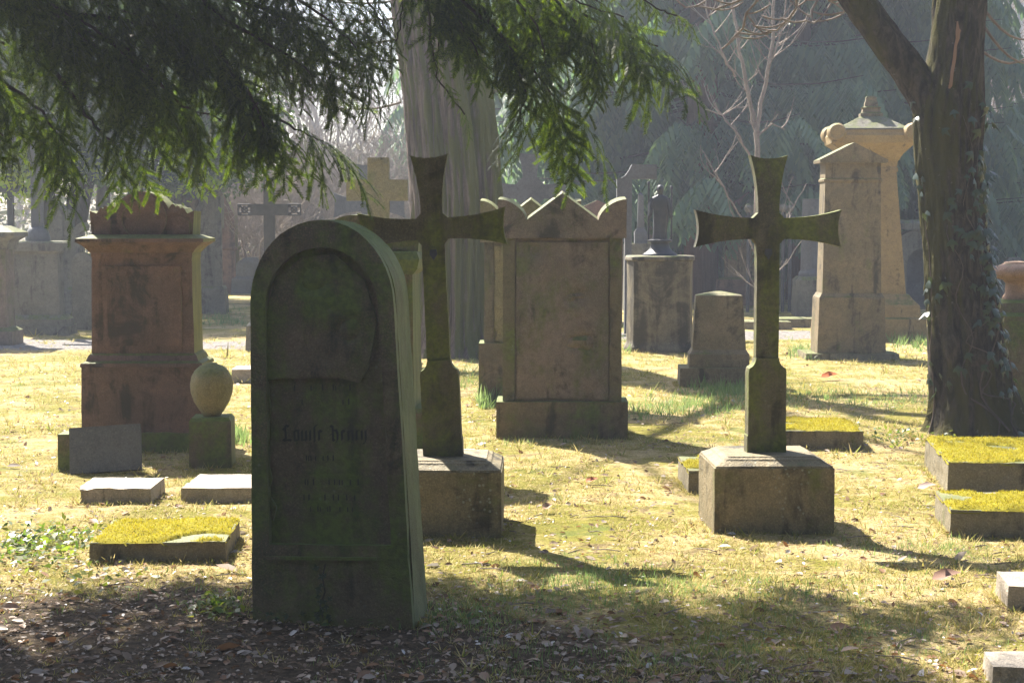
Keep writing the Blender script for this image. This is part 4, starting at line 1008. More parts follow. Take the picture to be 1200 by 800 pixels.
# --- conifers with drooping fronds behind
M_con = leaf('conifer frond', [(.06, .125, .085), (.085, .155, .105), (.11, .18, .11), (.065, .13, .09)], [(.12, .22, .10), (.16, .28, .12), (.24, .36, .10), (.12, .22, .10)], .35, .5, .35)
def frond(seed):
    rg = random.Random(seed); V = []; F = []
    p = Vector((0, 0, 0)); d = Vector((1, 0, .12)); n = 9; pts = [p]
    for i in range(n): d = (d + Vector((0, 0, -.11))).normalized(); p = p + d / n; pts.append(p)
    for i in range(1, n + 1):
        for k in (-1, 1):
            l = .34 * (1 - .6 * i / n) * rg.uniform(.7, 1.2); e = Vector((.62, k * .7, -.35 - rg.uniform(0, .5))).normalized(); w_ = .028
            b = len(V); q = pts[i] + e * l * .55 + Vector((0, 0, -.02)); r = pts[i] + e * l + Vector((0, 0, -.16 * l - .03))
            V.extend([tuple(pts[i] + Vector((-w_, 0, 0))), tuple(pts[i] + Vector((w_, 0, 0))), tuple(q + Vector((w_ * 1.5, 0, 0))), tuple(r), tuple(q - Vector((w_ * 1.5, 0, 0)))])
            F += [(b, b + 1, b + 2, b + 4), (b + 4, b + 2, b + 3, b + 3)]
    return V, F
def conifer(px, Y, h, rad, zlow, label, seed, dens=1.0, tr=.35, barkm=None, nb=None, fl=(.8, 1.5)):
    x = at(px, 262, Y).x; T = thing('conifer', label, 'tree', (x, Y, 0), group='conifers behind the graves'); rg = random.Random(seed)
    bole('trunk', [Vector((0, 0, -.1)), Vector((0, 0, .5)), Vector((0, 0, h * .4)), Vector((0, 0, h))], [tr * 1.25, tr, tr * .75, .03], barkm or B_red, T, 28, 40, .06, 7, .8, seed)
    tb = Tubes(); P = []; D = []; Sz = []
    nb = nb or int(h * 11 * dens)
    for i in range(nb):
        z0 = zlow + (h - zlow) * (i / nb) ** 1.15; q = rg.uniform(0, 6.283)
        rr = rad * (1 - ((z0 - zlow) / (h - zlow)) ** 1.3) * rg.uniform(.7, 1.1) + .25; d = Vector((math.cos(q), math.sin(q), 0))
        pts = [Vector((0, 0, z0)) + d * rr * t + Vector((0, 0, -.32 * rr * t + .22 * rr * t * t)) for t in (0, .25, .5, .75, 1)]
        tb.add(pts, [.04, .03, .022, .014, .006], 4)
        m_ = max(5, int(rr * 8 * dens))
        for k in range(m_):
            t = (.2 + .8 * (k + rg.random()) / m_); j = min(3, int(t * 4)); p = pts[j].lerp(pts[j + 1], t * 4 - j); a = q + rg.choice((-1, 1)) * rg.uniform(.1, 1.2)
            P.append(tuple(p)); D.append((math.cos(a), math.sin(a), -.35 - rg.random() * .5)); Sz.append(rg.uniform(*fl))
    tb.build('branches', B_dark, T)
    P = np.array(P); D = np.array(D); Sz = np.array(Sz); VV = []; FF = []; off = 0
    for k in range(4):
        v_, f_ = frond(seed * 10 + k); f3 = []
        for q in f_: f3.append((q[0], q[1], q[2])); f3.append((q[0], q[2], q[3])) if q[2] != q[3] else None
        f3 = [t for t in f3 if len(set(t)) == 3]
        sel = slice(k, None, 4); V_, F_ = instances(v_, f3, frames(D[sel], np.tile((0, 0, 1.), (len(D[sel]), 1))) * Sz[sel][:, None, None], P[sel]); VV.append(V_); FF.append(F_ + off); off += len(V_)
    o = np_obj('crown', np.concatenate(VV), np.concatenate(FF), M_con, T, False); tag(o, kind='stuff'); return T
conifer(822, 35, 15, 4.2, 2.6, 'conifer with a bare reddish trunk and drooping fronds behind the statuette', 1)
conifer(960, 38, 17, 4.4, 2.2, 'broad dark conifer behind the tall yellow monument', 2, 1.0, barkm=B_dark)
conifer(690, 41, 16, 4.2, 1.4, 'conifer with drooping fronds right of the great trunk', 3, 1.0, barkm=B_dark)
conifer(1050, 42, 16, 3.4, 1.6, 'dark conifer behind the fork of the ivy clad tree', 4, .9, barkm=B_dark)
conifer(600, 47, 15, 3.6, .8, 'farther conifer close beside the great trunk', 5, .9, barkm=B_dark)
conifer(1210, 47, 5.6, 3.4, .5, 'pale hazy conifer at the right edge in front of the building', 6, .8, barkm=B_dark)
conifer(770, 48, 17, 4.2, .8, 'far conifer between the two drooping ones', 7, .9, barkm=B_dark)
conifer(900, 50, 17, 4.2, .6, 'far conifer behind the bare sapling', 9, .9, barkm=B_dark)
conifer(990, 52, 17, 4.0, .6, 'far conifer behind the broad dark one', 10, .9, barkm=B_dark)
T = thing('bare_conifer', 'dark reddish bare trunk showing behind the right cross', 'tree', (at(936, 262, 36).x, 36, 0))
bole('trunk', [Vector((0, 0, -.1)), Vector((0, 0, .5)), Vector((.05, 0, 4)), Vector((0, 0, 11))], [.3, .22, .19, .05], B_red, T, 24, 30, .06, 7, .8, 3)
tb = Tubes(); rg = random.Random(2)
for i in range(9): grow(tb, Vector((.03, 0, 6 + i * .5)), Vector((rg.gauss(0, 1), rg.gauss(0, 1), .3)), 1.3, .04, 2, rg)
tb.build('branches', B_dark, T)

# --- bare sapling
Y = 27.5
T = thing('sapling', 'slender bare sapling with pale upright twigs behind the right cross', 'tree', at(888, 372, Y)); T.location.z = 0; os_ = T.location.copy()
tb = Tubes(); rg = random.Random(12)
def bpath(pix, r0, r1, twigs=0, tl=.5):
    pts = [at(x, y, Y + rg.gauss(0, .06)) - os_ for x, y in pix]; n = len(pts)
    P = [pts[i].lerp(pts[i + 1], j / 4) + Vector((rg.gauss(0, .012), 0, 0)) for i in range(n - 1) for j in range(4)] + [pts[-1]]
    tb.add(P, [r0 + (r1 - r0) * i / (len(P) - 1) for i in range(len(P))], 6)
    for k in range(twigs):
        i = rg.randint(len(P) // 5, len(P) - 2); grow(tb, P[i], Vector((rg.choice((-1, 1)) * .9, rg.gauss(0, .5), .75)), tl * rg.uniform(.5, 1.2), .012, 1, rg, .12, .12, (1, 2), 4, .6, None, .005)
bpath([(888, 378), (889, 300), (887, 220), (886, 155)], .062, .045, 4, .6)
bpath([(886, 155), (877, 110), (866, 60), (861, 10), (860, -60), (858, -140)], .04, .016, 16)
bpath([(886, 155), (896, 110), (904, 60), (907, 10), (915, -70), (918, -150)], .04, .016, 16)
bpath([(885, 200), (868, 160), (846, 135), (826, 128)], .022, .007, 8, .4)
bpath([(888, 160), (905, 145), (920, 152)], .018, .006, 4, .3)
bpath([(862, 90), (845, 60), (830, 20), (822, -30)], .02, .01, 8)
bpath([(903, 75), (918, 30), (925, -30)], .02, .01, 8)
bpath([(889, 310), (872, 260), (848, 220), (828, 185), (822, 175)], .018, .007, 3, .4)
bpath([(888, 330), (905, 290), (925, 250), (945, 215)], .016, .006, 3, .4)
tb.build('branches', B_twig, T)

# --- evergreen tree with small glossy leaves at the left
M_holly = leaf('glossy evergreen leaf', [(.016, .036, .014), (.028, .055, .02), (.045, .075, .03)], [(.12, .24, .015), (.22, .36, .02), (.10, .2, .012)], .26, .38, .45)
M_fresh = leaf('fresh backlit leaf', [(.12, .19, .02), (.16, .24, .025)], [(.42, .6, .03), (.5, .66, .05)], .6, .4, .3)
LEAF = ([(0, 0, 0), (.35, .24, .05), (1, 0, -.08), (.35, -.24, .05)], [(0, 1, 2, 3)])
def leafy(name, label, px, Y, trunks, blobs, n, size, seed, mat=M_holly, fresh=0, group=None, low=1.0):
    x0 = at(px, 262, Y).x; T = thing(name, label, 'tree' if trunks else 'shrub', (x0, Y, 0), group=group); rg = np.random.default_rng(seed); r2 = random.Random(seed)
    for pts, rr in trunks: bole('trunk', [Vector(p) for p in pts], rr, B_dark, T, 24, 30, .07, 6, 1.2, seed)
    tb = Tubes(); P = []; N = []
    w_ = np.array([b[3] * b[4] * b[5] for b in blobs]); w_ = w_ / w_.sum()
    for b, q in zip(blobs, w_):
        k = int(n * q); c = np.array(b[:3]); ncl = max(8, k // 45)
        d = rg.normal(0, 1, (ncl, 3)); d /= np.linalg.norm(d, axis=1, keepdims=True); r = rg.uniform(.35, 1.05, (ncl, 1)) ** .6
        cl = c + d * r * np.array(b[3:6]); idx = rg.integers(0, ncl, k)
        pts = cl[idx] + rg.normal(0, .13, (k, 3)) * (1.3, 1.3, .8); P.append(pts); N.append(pts - c)
        for q_ in cl[:: max(1, ncl // 30)]:
            s = Vector(b[:3]) * .6 + Vector((0, 0, b[2] * .25)); e = Vector(q_); mid = s.lerp(e, .55) + Vector((r2.gauss(0, .1), r2.gauss(0, .1), .12)); tb.add([s, mid, e], [.03, .018, .006], 4)
    P = np.concatenate(P); N = np.concatenate(N); P = P[P[:, 2] > low]; N = N[:len(P)]; k = len(P)
    d = rg.normal(0, 1, (k, 3)) + (0, 0, -.4); up = rg.normal(0, .7, (k, 3)) + (0, 0, 1.)
    V_, F_ = instances(LEAF[0], LEAF[1], frames(d, up) * rg.uniform(.7, 1.3, (k, 1, 1)) * size, P)
    if tb.V: tb.build('branches', B_dark, T)
    o = np_obj('crown' if trunks else 'foliage', V_, F_, mat, T, False); tag(o, kind='stuff')
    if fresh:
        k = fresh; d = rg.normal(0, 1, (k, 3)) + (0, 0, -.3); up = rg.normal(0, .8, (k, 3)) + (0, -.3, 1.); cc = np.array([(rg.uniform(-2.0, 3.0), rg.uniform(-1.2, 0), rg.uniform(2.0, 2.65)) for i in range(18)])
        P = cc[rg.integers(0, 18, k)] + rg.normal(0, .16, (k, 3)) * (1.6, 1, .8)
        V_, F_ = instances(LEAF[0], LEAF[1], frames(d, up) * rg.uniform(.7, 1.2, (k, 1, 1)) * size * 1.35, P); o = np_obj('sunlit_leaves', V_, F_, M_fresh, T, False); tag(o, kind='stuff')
    return T
z = lambda y, Y=29: at(600, y, Y).z
leafy('evergreen_tree', 'evergreen tree with small glossy leaves and two dark stems at the left', 70, 29,
      [([(-.25, 0, -.1), (-.22, 0, 1.2), (-.3, 0, 2.4), (-.5, 0, 4.)], [.26, .2, .18, .08]), ([(.15, .1, -.1), (.1, .1, .9), (.3, .1, 1.9), (.55, .1, 2.8), (1.0, .1, 4.)], [.26, .2, .19, .16, .07])],
      [(-.4, 0, 3.3, 1.9, 1.3, 1.1), (1.4, .2, 3.1, 1.7, 1.2, 1.1), (2.0, 0, 2.75, 1.7, .9, .55), (-1.6, 0, 2.9, 1.3, .9, .6), (.5, .2, 5.2, 2.6, 1.6, 1.5), (-2.0, .1, 4.2, 1.6, 1.2, 1.4), (2.6, .3, 3.1, 1.1, .9, .8), (.4, .3, 3.0, 2.2, .8, .5)], 60000, .11, 3, fresh=520)
leafy('evergreen_tree', 'second evergreen with glossy leaves above the gothic gravestone', 205, 34, [([(0, 0, -.1), (0, 0, 1.5), (.1, 0, 4.)], [.2, .16, .07])],
      [(0, 0, 3.9, 1.5, 1.2, 1.5), (.6, .2, 2.9, 1.0, .9, .9), (-.8, 0, 5.2, 1.8, 1.2, 1.4), (1.2, 0, 4.4, 1.2, 1., 1.4)], 30000, .11, 5)
leafy('evergreen_tree', 'third evergreen, farther back between the other two', 120, 37, [([(0, 0, -.1), (0, 0, 1.5), (.1, 0, 4.)], [.2, .16, .07])],
      [(0, 0, 4.0, 2.6, 1.2, 1.6), (-2.4, .2, 4.0, 2.0, .9, 1.8), (.8, 0, 6.0, 2.6, 1.2, 1.5)], 30000, .13, 15)
leafy('shrub', 'hazy dark shrub right of the ivy clad tree', 1190, 43, [], [(0, 0, 1.0, 2.6, 1.2, 1.3), (-1.6, .5, 2.3, 1.5, 1, 1.2), (1.5, .5, 2.6, 1.6, 1, 1.4)], 12000, .10, 6, low=0)
leafy('shrub', 'dark low shrub below the conifers behind the statuette', 800, 46, [], [(0, 0, .9, 2.4, 1.0, 1.3), (2.2, .3, 1.0, 1.9, 1, 1.2), (-2.2, .3, 1.0, 1.9, 1, 1.4)], 12000, .10, 7, low=0)
leafy('shrub', 'dark low shrub behind the column stump and the stele', 985, 47, [], [(0, 0, .9, 2.4, 1.0, 1.3), (2.4, .3, 1.0, 1.9, 1, 1.2), (-2.0, .3, 1.0, 1.9, 1, 1.4)], 12000, .10, 8, low=0)
leafy('shrub', 'dark low shrub behind the arched tomb', 1090, 46, [], [(0, 0, .9, 2.0, 1.0, 1.4), (1.6, .3, 1.0, 1.5, 1, 1.2)], 8000, .10, 9, low=0)

# --- bare thicket and far wood
rg = random.Random(77); tb = Tubes()
for i in range(60):
    px = rg.uniform(235, 500); Y = rg.uniform(38, 46); p = at(px, 262, Y); p.z = 0
    for k in range(3): grow(tb, p + Vector((rg.gauss(0, .2), rg.gauss(0, .2), 0)), Vector((rg.gauss(0, .35), rg.gauss(0, .35), 1)), rg.uniform(1.0, 1.7), .035, 4, rg, .2, .06, (2, 2), 4, .8, None, .006)
o = tb.build('thicket', B_twig, None); tag(o, 'mass of bare pale twiggy shrubs between the filigree cross and the great trunk', 'thicket', kind='stuff')
rg = random.Random(78); tb = Tubes()
for i in range(70):
    px = rg.uniform(-60, 1260); Y = rg.uniform(62, 88); p = at(px, 262, Y); p.z = 0
    grow(tb, p, Vector((rg.gauss(0, .05), rg.gauss(0, .05), 1)), rg.uniform(3.5, 5.), .2, 4, rg, .12, .08, (2, 3), 5, .7, None, .012)
o = tb.build('far_wood', B_twig, None); tag(o, 'far bare wood fading into the haze', 'wood', kind='stuff')
# undergrowth closing the view far behind
V_ = nrng.uniform(0, 1, (52000, 3)); P = np.stack([-42 + 84 * V_[:, 0], 56 + 5 * V_[:, 1] + 2 * np.sin(V_[:, 0] * 40), 4.6 * V_[:, 2] ** 1.6 * (.75 + .25 * np.sin(V_[:, 0] * 61) + .2 * np.sin(V_[:, 0] * 23))], 1)
V_, F_ = instances(LEAF[0], LEAF[1], frames(nrng.normal(0, 1, P.shape), nrng.normal(0, 1, P.shape) + (0, 0, .5)) * nrng.uniform(.16, .34, (len(P), 1, 1)), P)
M_under = leaf('undergrowth leaf', [(.05, .06, .03), (.08, .085, .045), (.10, .085, .06)], [(.1, .12, .04), (.14, .15, .05), (.12, .1, .05)], .3, .6, .2)
tag(np_obj('undergrowth', V_, F_, M_under, None, False), 'far undergrowth closing off the cemetery behind the trees', 'undergrowth', kind='stuff')

# evergreens added unseen behind the viewpoint to keep skylight off the graves' near sides
rg = np.random.default_rng(31); P = []; tb = Tubes(); r2 = random.Random(9)
for i in range(15):
    a = R(-172 + i * 11.8); d_ = 13 + 3.5 * ((i * 7) % 3); c = np.array((d_ * math.cos(a), d_ * math.sin(a) + 2, 0)); k = 1500
    v_ = rg.normal(0, 1, (k, 3)); v_ /= np.linalg.norm(v_, axis=1, keepdims=True); P.append(c + (0, 0, 6.2) + v_ * rg.uniform(.5, 1.05, (k, 1)) * (2.9, 2.9, 5.8))
    tb.add([Vector(c), Vector(c) + Vector((0, 0, 4)), Vector(c) + Vector((0, 0, 11))], [.35, .25, .05], 8)
P = np.concatenate(P); P = P[P[:, 2] > .3]
V_, F_ = instances(LEAF[0], LEAF[1], frames(rg.normal(0, 1, P.shape), rg.normal(0, 1, P.shape)) * rg.uniform(.7, 1.3, (len(P), 1, 1)), P)
o = np_obj('added_wood', V_, F_, M_holly, None, False); tag(o, 'unseen evergreen wood added behind the viewpoint to block skylight', 'wood', kind='stuff')
tb.build('trunks', B_dark, o)
# --- building at the top right, behind the conifers
X0 = at(1160, 262, 112).x; T = thing('building', 'tall pale building with upright fins seen through twigs at the top right', 'building', (X0, 112, 0))
m = Mat('pale facade'); v = m.coords(); m.done(m.mix(m.noise(v, .8, 5), (.55, .52, .53), (.46, .44, .46)), .7); M_fac = m.m
m = Mat('dark glazing'); m.done((.08, .09, .11), .15, None, .6); M_gla = m.m
rocky('wall', [(-.1, 14, 0, 10), (26, 14, 0, 10)], M_gla, T, 0, 0).location = (13.6, .3, 0)
for i in range(26): rocky('fin', [(0, .19, -.5, .29), (26, .19, -.5, .29)], M_fac, T, .02, 0).location = (-.2 + i * .72, 0, 0)
for i in range(7): rocky('floor_band', [(i * 3.6 + 3.3, 13.9, -.12, .28), (i * 3.6 + 3.9, 13.9, -.12, .28)], M_fac, T, 0, 0).location = (13.6, 0, 0)
# ================================================================== what lies on and grows from the ground
BLOCK = [(o.location.x, o.location.y) for o in sc.objects if o.parent is None and o.type == 'EMPTY']
def spots(n, y0, y1, pw=1.0, seed=1, wid=.34):
    rg = np.random.default_rng(seed); u = rg.uniform(0, 1, n); y = y0 * (y1 / y0) ** (u ** pw); x = rg.uniform(-wid, wid, n) * y
    return x, y, rg
def gzv(x, y): return np.array([gz(a, b) for a, b in zip(x, y)])
def nz2(x, y, s, o): return np.array([noise.noise(Vector((a * s, b * s, o))) for a, b in zip(x, y)])
# moss and dead grass, thin where the yew keeps the soil bare
x, y, rg = spots(60000, 5.2, 24, 1.15)
lit = np.clip((y - 6.5) / .9, 0, 1) + np.clip(x + .4, 0, 1.5) * .8
pb = np.abs([path_band(a, b) for a, b in zip(x, y)])
keep = (rg.uniform(0, 1, len(x)) < np.clip(lit, .10, 1)) & (nz2(x, y, 1.7, 5.) + .35 * nz2(x, y, 6., 3.) > -.22) & ((pb > 1.3) | (rg.uniform(0, 1, len(x)) < .15)); x, y = x[keep], y[keep]; n = len(x)
P = np.stack([x, y, gzv(x, y) - .003], 1)
# fringe of grass where stones meet the ground
fr = []
for o in list(sc.objects):
    if o.parent and o.type == 'MESH' and o.name.split('.')[0] in ('slab', 'pedestal', 'base', 'base_block', 'base_slab', 'footing', 'block', 'body', 'plate', 'trunk'):
        ro = o.parent
        if not 5 < ro.location.y < 17: continue
        M_ = Matrix.Translation(ro.location) @ ro.rotation_euler.to_matrix().to_4x4(); c = [Vector(b) for b in o.bound_box]
        if min(v_.z for v_ in c) > .1: continue
        zlow = [v_.co for v_ in o.data.vertices if v_.co.z < min(q.z for q in c) + .03]
        x0, x1, y0, y1 = min(q.x for q in zlow), max(q.x for q in zlow), min(q.y for q in zlow), max(q.y for q in zlow)
        for k in range(int(((x1 - x0) * 2 + (y1 - y0) * 2) * 70)):
            t = rnd.random() * ((x1 - x0) * 2 + (y1 - y0)); off = abs(rnd.gauss(0, .018))
            p = Vector((x0 + t, y0 - off, 0)) if t < x1 - x0 else Vector((x0 - off, y0 + (t - (x1 - x0)), 0)) if t < x1 - x0 + y1 - y0 else Vector((x1 + off, y0 + (y1 - y0) * rnd.random(), 0))
            w_ = M_ @ p; fr.append((w_.x, w_.y))
fr = np.array(fr); x = np.concatenate([x, fr[:, 0]]); y = np.concatenate([y, fr[:, 1]]); n = len(x)
P = np.stack([x, y, gzv(x, y) - .003], 1)
bl = []; bf = []
for i in range(7):
    a = i * .9 + .3; b = len(bl); r = .25 + .1 * (i % 3); h = .55 + .2 * ((i * 5) % 4); dx, dy = math.cos(a), math.sin(a); wdt = .09
    bl += [(dx * .15 - dy * wdt, dy * .15 + dx * wdt, 0), (dx * .15 + dy * wdt, dy * .15 - dx * wdt, 0), (dx * (r + .75), dy * (r + .75), h)]; bf.append((b, b + 1, b + 2))
ang = rg.uniform(0, 6.28, n); s = rg.lognormal(-3.9, .38, n) * (1 + np.clip(y - 8, 0, 14) * .07)
M = np.zeros((n, 3, 3)); M[:, 0, 0] = np.cos(ang); M[:, 0, 1] = -np.sin(ang); M[:, 1, 0] = np.sin(ang); M[:, 1, 1] = np.cos(ang); M[:, 2, 2] = rg.uniform(.5, 1.1, n)
V_, F_ = instances(bl, bf, M * s[:, None, None], P)
M_straw = leaf('dry grass and moss', [(.20, .18, .035), (.40, .31, .12), (.56, .46, .23), (.30, .26, .06), (.15, .18, .035)], [(.36, .33, .06), (.52, .42, .16), (.62, .52, .26), (.46, .42, .1), (.28, .36, .06)], .35, .7, .15)
tag(np_obj('dry_grass', V_, F_, M_straw, None, False), 'short straw coloured grass and moss of the lawn', 'grass', kind='stuff')
# fresh grass in tufts
def tufts(centres, seed):
    rg = np.random.default_rng(seed); P = []; H = []
    for px, py, sx, sy, k, h in centres:
        for i in range(k):
            g_ = ground_at(px + rg.normal(0, sx), py + rg.normal(0, sy)); P.append((g_.x, g_.y, gz(g_.x, g_.y) - .005)); H.append(h * rg.uniform(.5, 1.25))
    return np.array(P), np.array(H)
cs = [(573, 472, 5, 3, 90, .16), (275, 512, 8, 4, 90, .10), (650, 515, 60, 2, 60, .05), (820, 474, 36, 8, 300, .07), (770, 480, 25, 6, 110, .07), (860, 455, 20, 4, 120, .11), (830, 448, 14, 3, 60, .12), (960, 464, 40, 7, 200, .06), (1050, 468, 35, 8, 170, .06), (940, 412, 14, 4, 90, .10),
      (690, 672, 60, 10, 420, .035), (620, 700, 90, 10, 420, .03), (850, 690, 120, 14, 500, .035), (1000, 740, 120, 20, 500, .03), (545, 720, 40, 10, 160, .04), (1075, 640, 60, 12, 260, .035), (760, 770, 130, 20, 400, .035), (300, 690, 120, 20, 120, .035), (560, 440, 30, 8, 160, .07), (260, 372, 20, 5, 150, .10), (700, 400, 60, 8, 150, .10), (1080, 400, 20, 5, 150, .14)]
P, H = tufts(cs, 4); rep = 5; n = len(P) * rep; rg = np.random.default_rng(6)
L = np.repeat(P, rep, 0) + rg.normal(0, .02, (n, 3)) * (1, 1, 0); H = np.repeat(H, rep) * rg.uniform(.6, 1.2, n)
d = rg.normal(0, .32, (n, 3)) + (0, 0, 1); M = frames(d, rg.normal(0, 1, (n, 3))) * H[:, None, None]
bw = .045
V_, F_ = instances([(0, -bw, 0), (0, bw, 0), (.5, bw * .8, .03), (.5, -bw * .8, .03), (1, 0, .16)], [(0, 1, 2, 3), (3, 2, 4, 4)], M, L)
F3 = np.concatenate([F_[:, [0, 1, 2]], F_[:, [0, 2, 3]][F_[:, 2] != F_[:, 3]]]); F3 = F3[(F3[:, 0] != F3[:, 1]) & (F3[:, 1] != F3[:, 2])]
M_grass = leaf('fresh grass', [(.09, .14, .05), (.14, .19, .08), (.20, .24, .11)], [(.2, .34, .08), (.28, .42, .12), (.34, .44, .18)], .4, .5, .3)
tag(np_obj('fresh_grass', V_, F3, M_grass, None, False), 'tufts of fresh green grass in the lawn', 'grass', kind='stuff')
# leaf litter
def litter(name, label, n, y0, y1, size, seed, dens, mat):
    x, y, rg = spots(n, y0, y1, 1.0, seed); k = rg.uniform(0, 1, n) < dens(x, y); x, y = x[k], y[k]; n = len(x)
    P = np.stack([x, y, gzv(x, y) + rg.uniform(.002, .014, n)], 1)
    d = rg.normal(0, 1, (n, 3)) * (1, 1, .22); up = rg.normal(0, .38, (n, 3)) + (0, 0, 1)
    pv = [(-.5, 0, .0), (-.15, .27, .10), (.2, .22, .13), (.5, 0, .04), (.2, -.22, .13), (-.15, -.27, .10), (0, 0, .02)]
    pf = [(6, 0, 1), (6, 1, 2), (6, 2, 3), (6, 3, 4), (6, 4, 5), (6, 5, 0)]
    V_, F_ = instances(pv, pf, frames(d, up) * (rg.lognormal(0, .5, (n, 1, 1)) * size), P)
    tag(np_obj(name, V_, F_, mat, None, False), label, 'leaves', kind='stuff')
M_dry = leaf('dead leaf', [(.08, .05, .03), (.17, .11, .07), (.26, .19, .14), (.36, .30, .26), (.27, .14, .07), (.12, .075, .05)], [(.2, .1, .05), (.35, .2, .1), (.4, .3, .2), (.4, .32, .26), (.4, .18, .06), (.2, .1, .05)], .22, .5, .45)
litter('leaf_litter', 'dry brown leaves and scraps scattered under the yew and over the lawn', 52000, 5.2, 26, .018, 3,
       lambda x, y: np.clip(.32 + .65 * np.clip(7.6 - y - np.clip(x - .2, 0, 3) * .7, 0, 1) + .5 * np.exp(-((x + 2) / .8) ** 2 - ((y - 8.2) / .6) ** 2) + .45 * np.exp(-((x - 2.9) / .7) ** 2 - ((y - 11.9) / .7) ** 2) + .35 * np.clip(nz2(x, y, .8, 2.), 0, 1), 0, 1), M_dry)
M_pale = leaf('pale skylit leaf', [(.46, .44, .46), (.55, .52, .52), (.38, .34, .33)], [(.4, .36, .33), (.4, .36, .33), (.3, .25, .2)], .2, .35, .6)  # whitened leaf colour stands for skylight glinting off the scraps
litter('skylit_leaves', 'small pale skylit leaf scraps flecking the shaded ground', 3400, 5.2, 24, .019, 9, lambda x, y: np.clip(.35 + .4 * np.clip(nz2(x, y, 1.2, 6.), -.4, 1) + .25 * np.exp(-((x + 2.1) / .7) ** 2 - ((y - 8.1) / .5) ** 2), 0, 1), M_pale)
# twigs
tb = Tubes(); rg_ = random.Random(14)
for i in range(260):
    y = 5.2 * (4.2 ** rg_.random()); x = rg_.uniform(-.33, .33) * y; a = rg_.uniform(0, 6.28); l = rg_.uniform(.04, .16); zz = gz(x, y)
    p = [Vector((x, y, zz + .01)), Vector((x + math.cos(a) * l * .5 + .01, y + math.sin(a) * l * .5, zz + .016)), Vector((x + math.cos(a) * l, y + math.sin(a) * l, gz(x, y) + .012))]
    tb.add(p, [.003, .0028, .0015], 4)
tag(tb.build('twig_litter', B_twig, None), 'thin fallen twigs scattered on the lawn', 'twigs', kind='stuff')
# little ground plants at the left edge and by the front headstone
def groundcover(name, label, spots_, size, seed):
    rg = np.random.default_rng(seed); P = []
    for px, py, sx, sy, k in spots_:
        for i in range(k): g_ = ground_at(px + rg.normal(0, sx), py + rg.normal(0, sy)); P.append((g_.x, g_.y, gz(g_.x, g_.y) + rg.uniform(.005, .05)))
    P = np.array(P); n = len(P); V_, F_ = instances(LEAF[0], LEAF[1], frames(rg.normal(0, 1, (n, 3)) * (1, 1, .5), rg.normal(0, .5, (n, 3)) + (0, 0, 1)) * rg.uniform(.6, 1.3, (n, 1, 1)) * size, P)
    tag(np_obj(name, V_, F_, M_cover, None, False), label, 'ground cover', kind='stuff')
M_cover = leaf('ground ivy leaf', [(.03, .06, .02), (.06, .10, .03), (.12, .14, .03)], [(.12, .25, .03), (.3, .42, .04), (.4, .4, .04)], .35, .4, .5)
groundcover('creeping_plants', 'low creeping leaves left of the mossy slab and at the foot of the front headstone', [(30, 640, 30, 12, 420), (75, 632, 25, 8, 220), (255, 712, 14, 5, 160), (420, 722, 60, 5, 90), (110, 675, 40, 10, 70), (1140, 515, 40, 5, 220), (1050, 512, 25, 5, 160)], .04, 5)
# a few large single leaves
lv = [(0, 0, 0), (.2, .22, .05), (.55, .2, .12), (1, 0, .03), (.55, -.2, .12), (.2, -.22, .05), (.45, 0, .0)]
def fallen(px, py, s, col, label, rz):
    g_ = ground_at(px, py); m = Mat('fallen leaf'); v = m.coords(); m.done(m.mix(m.noise(v, 3, 4), col, tuple(c * .6 for c in col)), .6)
    me = bpy.data.meshes.new('fallen_leaf'); me.from_pydata([(x * s, y * s * 1.1, z * s * 1.4) for x, y, z in lv], [], [(6, i, (i + 1) % 6) for i in range(6)]); me.shade_smooth()
    o = link('fallen_leaf', me, m.m); o.location = (g_.x, g_.y, gz(g_.x, g_.y) + .03); o.rotation_euler = (R(20), R(-8), rz); tag(o, label, 'leaf', 'single large leaves on the lawn')
fallen(1092, 684, .14, (.30, .17, .12), 'large curled brown leaf in front of the lower mossy slab', .2)
fallen(686, 563, .09, (.5, .16, .07), 'red brown leaf on the lawn left of the right cross', .4)
fallen(962, 444, .2, (.62, .16, .04), 'orange leaf in the sunny grass right of the cross shaft', .3)
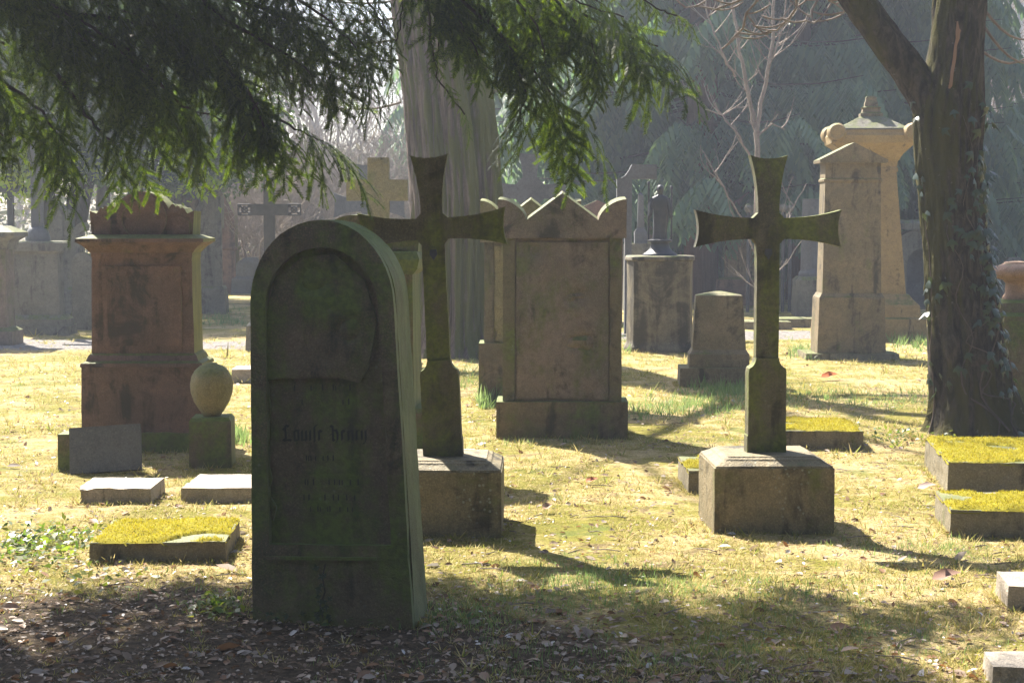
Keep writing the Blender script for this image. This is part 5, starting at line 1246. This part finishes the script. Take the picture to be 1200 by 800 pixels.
fallen(1075, 573, .12, (.5, .36, .32), 'pale pinkish leaf beside the high mossy slab', .1)
fallen(636, 597, .09, (.32, .2, .12), 'brown leaf in the middle of the lawn', .9)
fallen(270, 614, .07, (.45, .36, .3), 'pale leaf behind the mossy slab left', .6)
# ivy shoot on the foot of the front headstone
T = thing('ivy_shoot', 'thin dark ivy shoot climbing the foot of the front headstone', 'ivy', tuple(ground_at(380, 725)))
T.location.y -= .055
tb = Tubes(); pts = [Vector((.0, -.0, .02)), Vector((-.01, -.0, .07)), Vector((.01, .0, .12)), Vector((.0, .0, .18)), Vector((.012, .0, .23))]; tb.add(pts, [.003] * 5, 4); tb.build('stem', B_dark, T)
rg_ = random.Random(3); mi = bpy.data.meshes['leaf']
for i in range(26):
    o = bpy.data.objects.new('leaf', mi); COL.objects.link(o); o.parent = T; t = rg_.random(); k = .022 + .012 * rg_.random()
    px = rg_.gauss(0, .014) if t < .6 else rg_.uniform(-.22, .02); pz = rg_.uniform(.02, .23) if t < .6 else rg_.uniform(.005, .05)
    o.matrix_local = Matrix.Translation((px, -.01, pz)) @ Matrix.Rotation(rg_.uniform(0, 6.28), 4, 'Y') @ Matrix.Rotation(R(-80), 4, 'X') @ Matrix.Diagonal((k, k, k, 1))
# ------------------------------------------------------------------ haze: closed box of even pale air round everything
bm = bmesh.new(); bmesh.ops.create_cube(bm, size=2.0); bmesh.ops.scale(bm, vec=(142, 92, 14.5), verts=bm.verts)
me = bpy.data.meshes.new('haze'); bm.to_mesh(me); bm.free()
hm = bpy.data.materials.new('haze air'); hm.use_nodes = True; nt = hm.node_tree; nt.nodes.remove(nt.nodes['Principled BSDF'])
pv_ = nt.nodes.new('ShaderNodeVolumePrincipled'); pv_.inputs['Color'].default_value = (.74, .82, 1.0, 1); pv_.inputs['Density'].default_value = .0021; pv_.inputs['Anisotropy'].default_value = .45
nt.links.new(pv_.outputs[0], nt.nodes['Material Output'].inputs['Volume'])
o = link('haze', me, hm); o.location = (0, 60, 13.4); tag(o, kind='stuff')
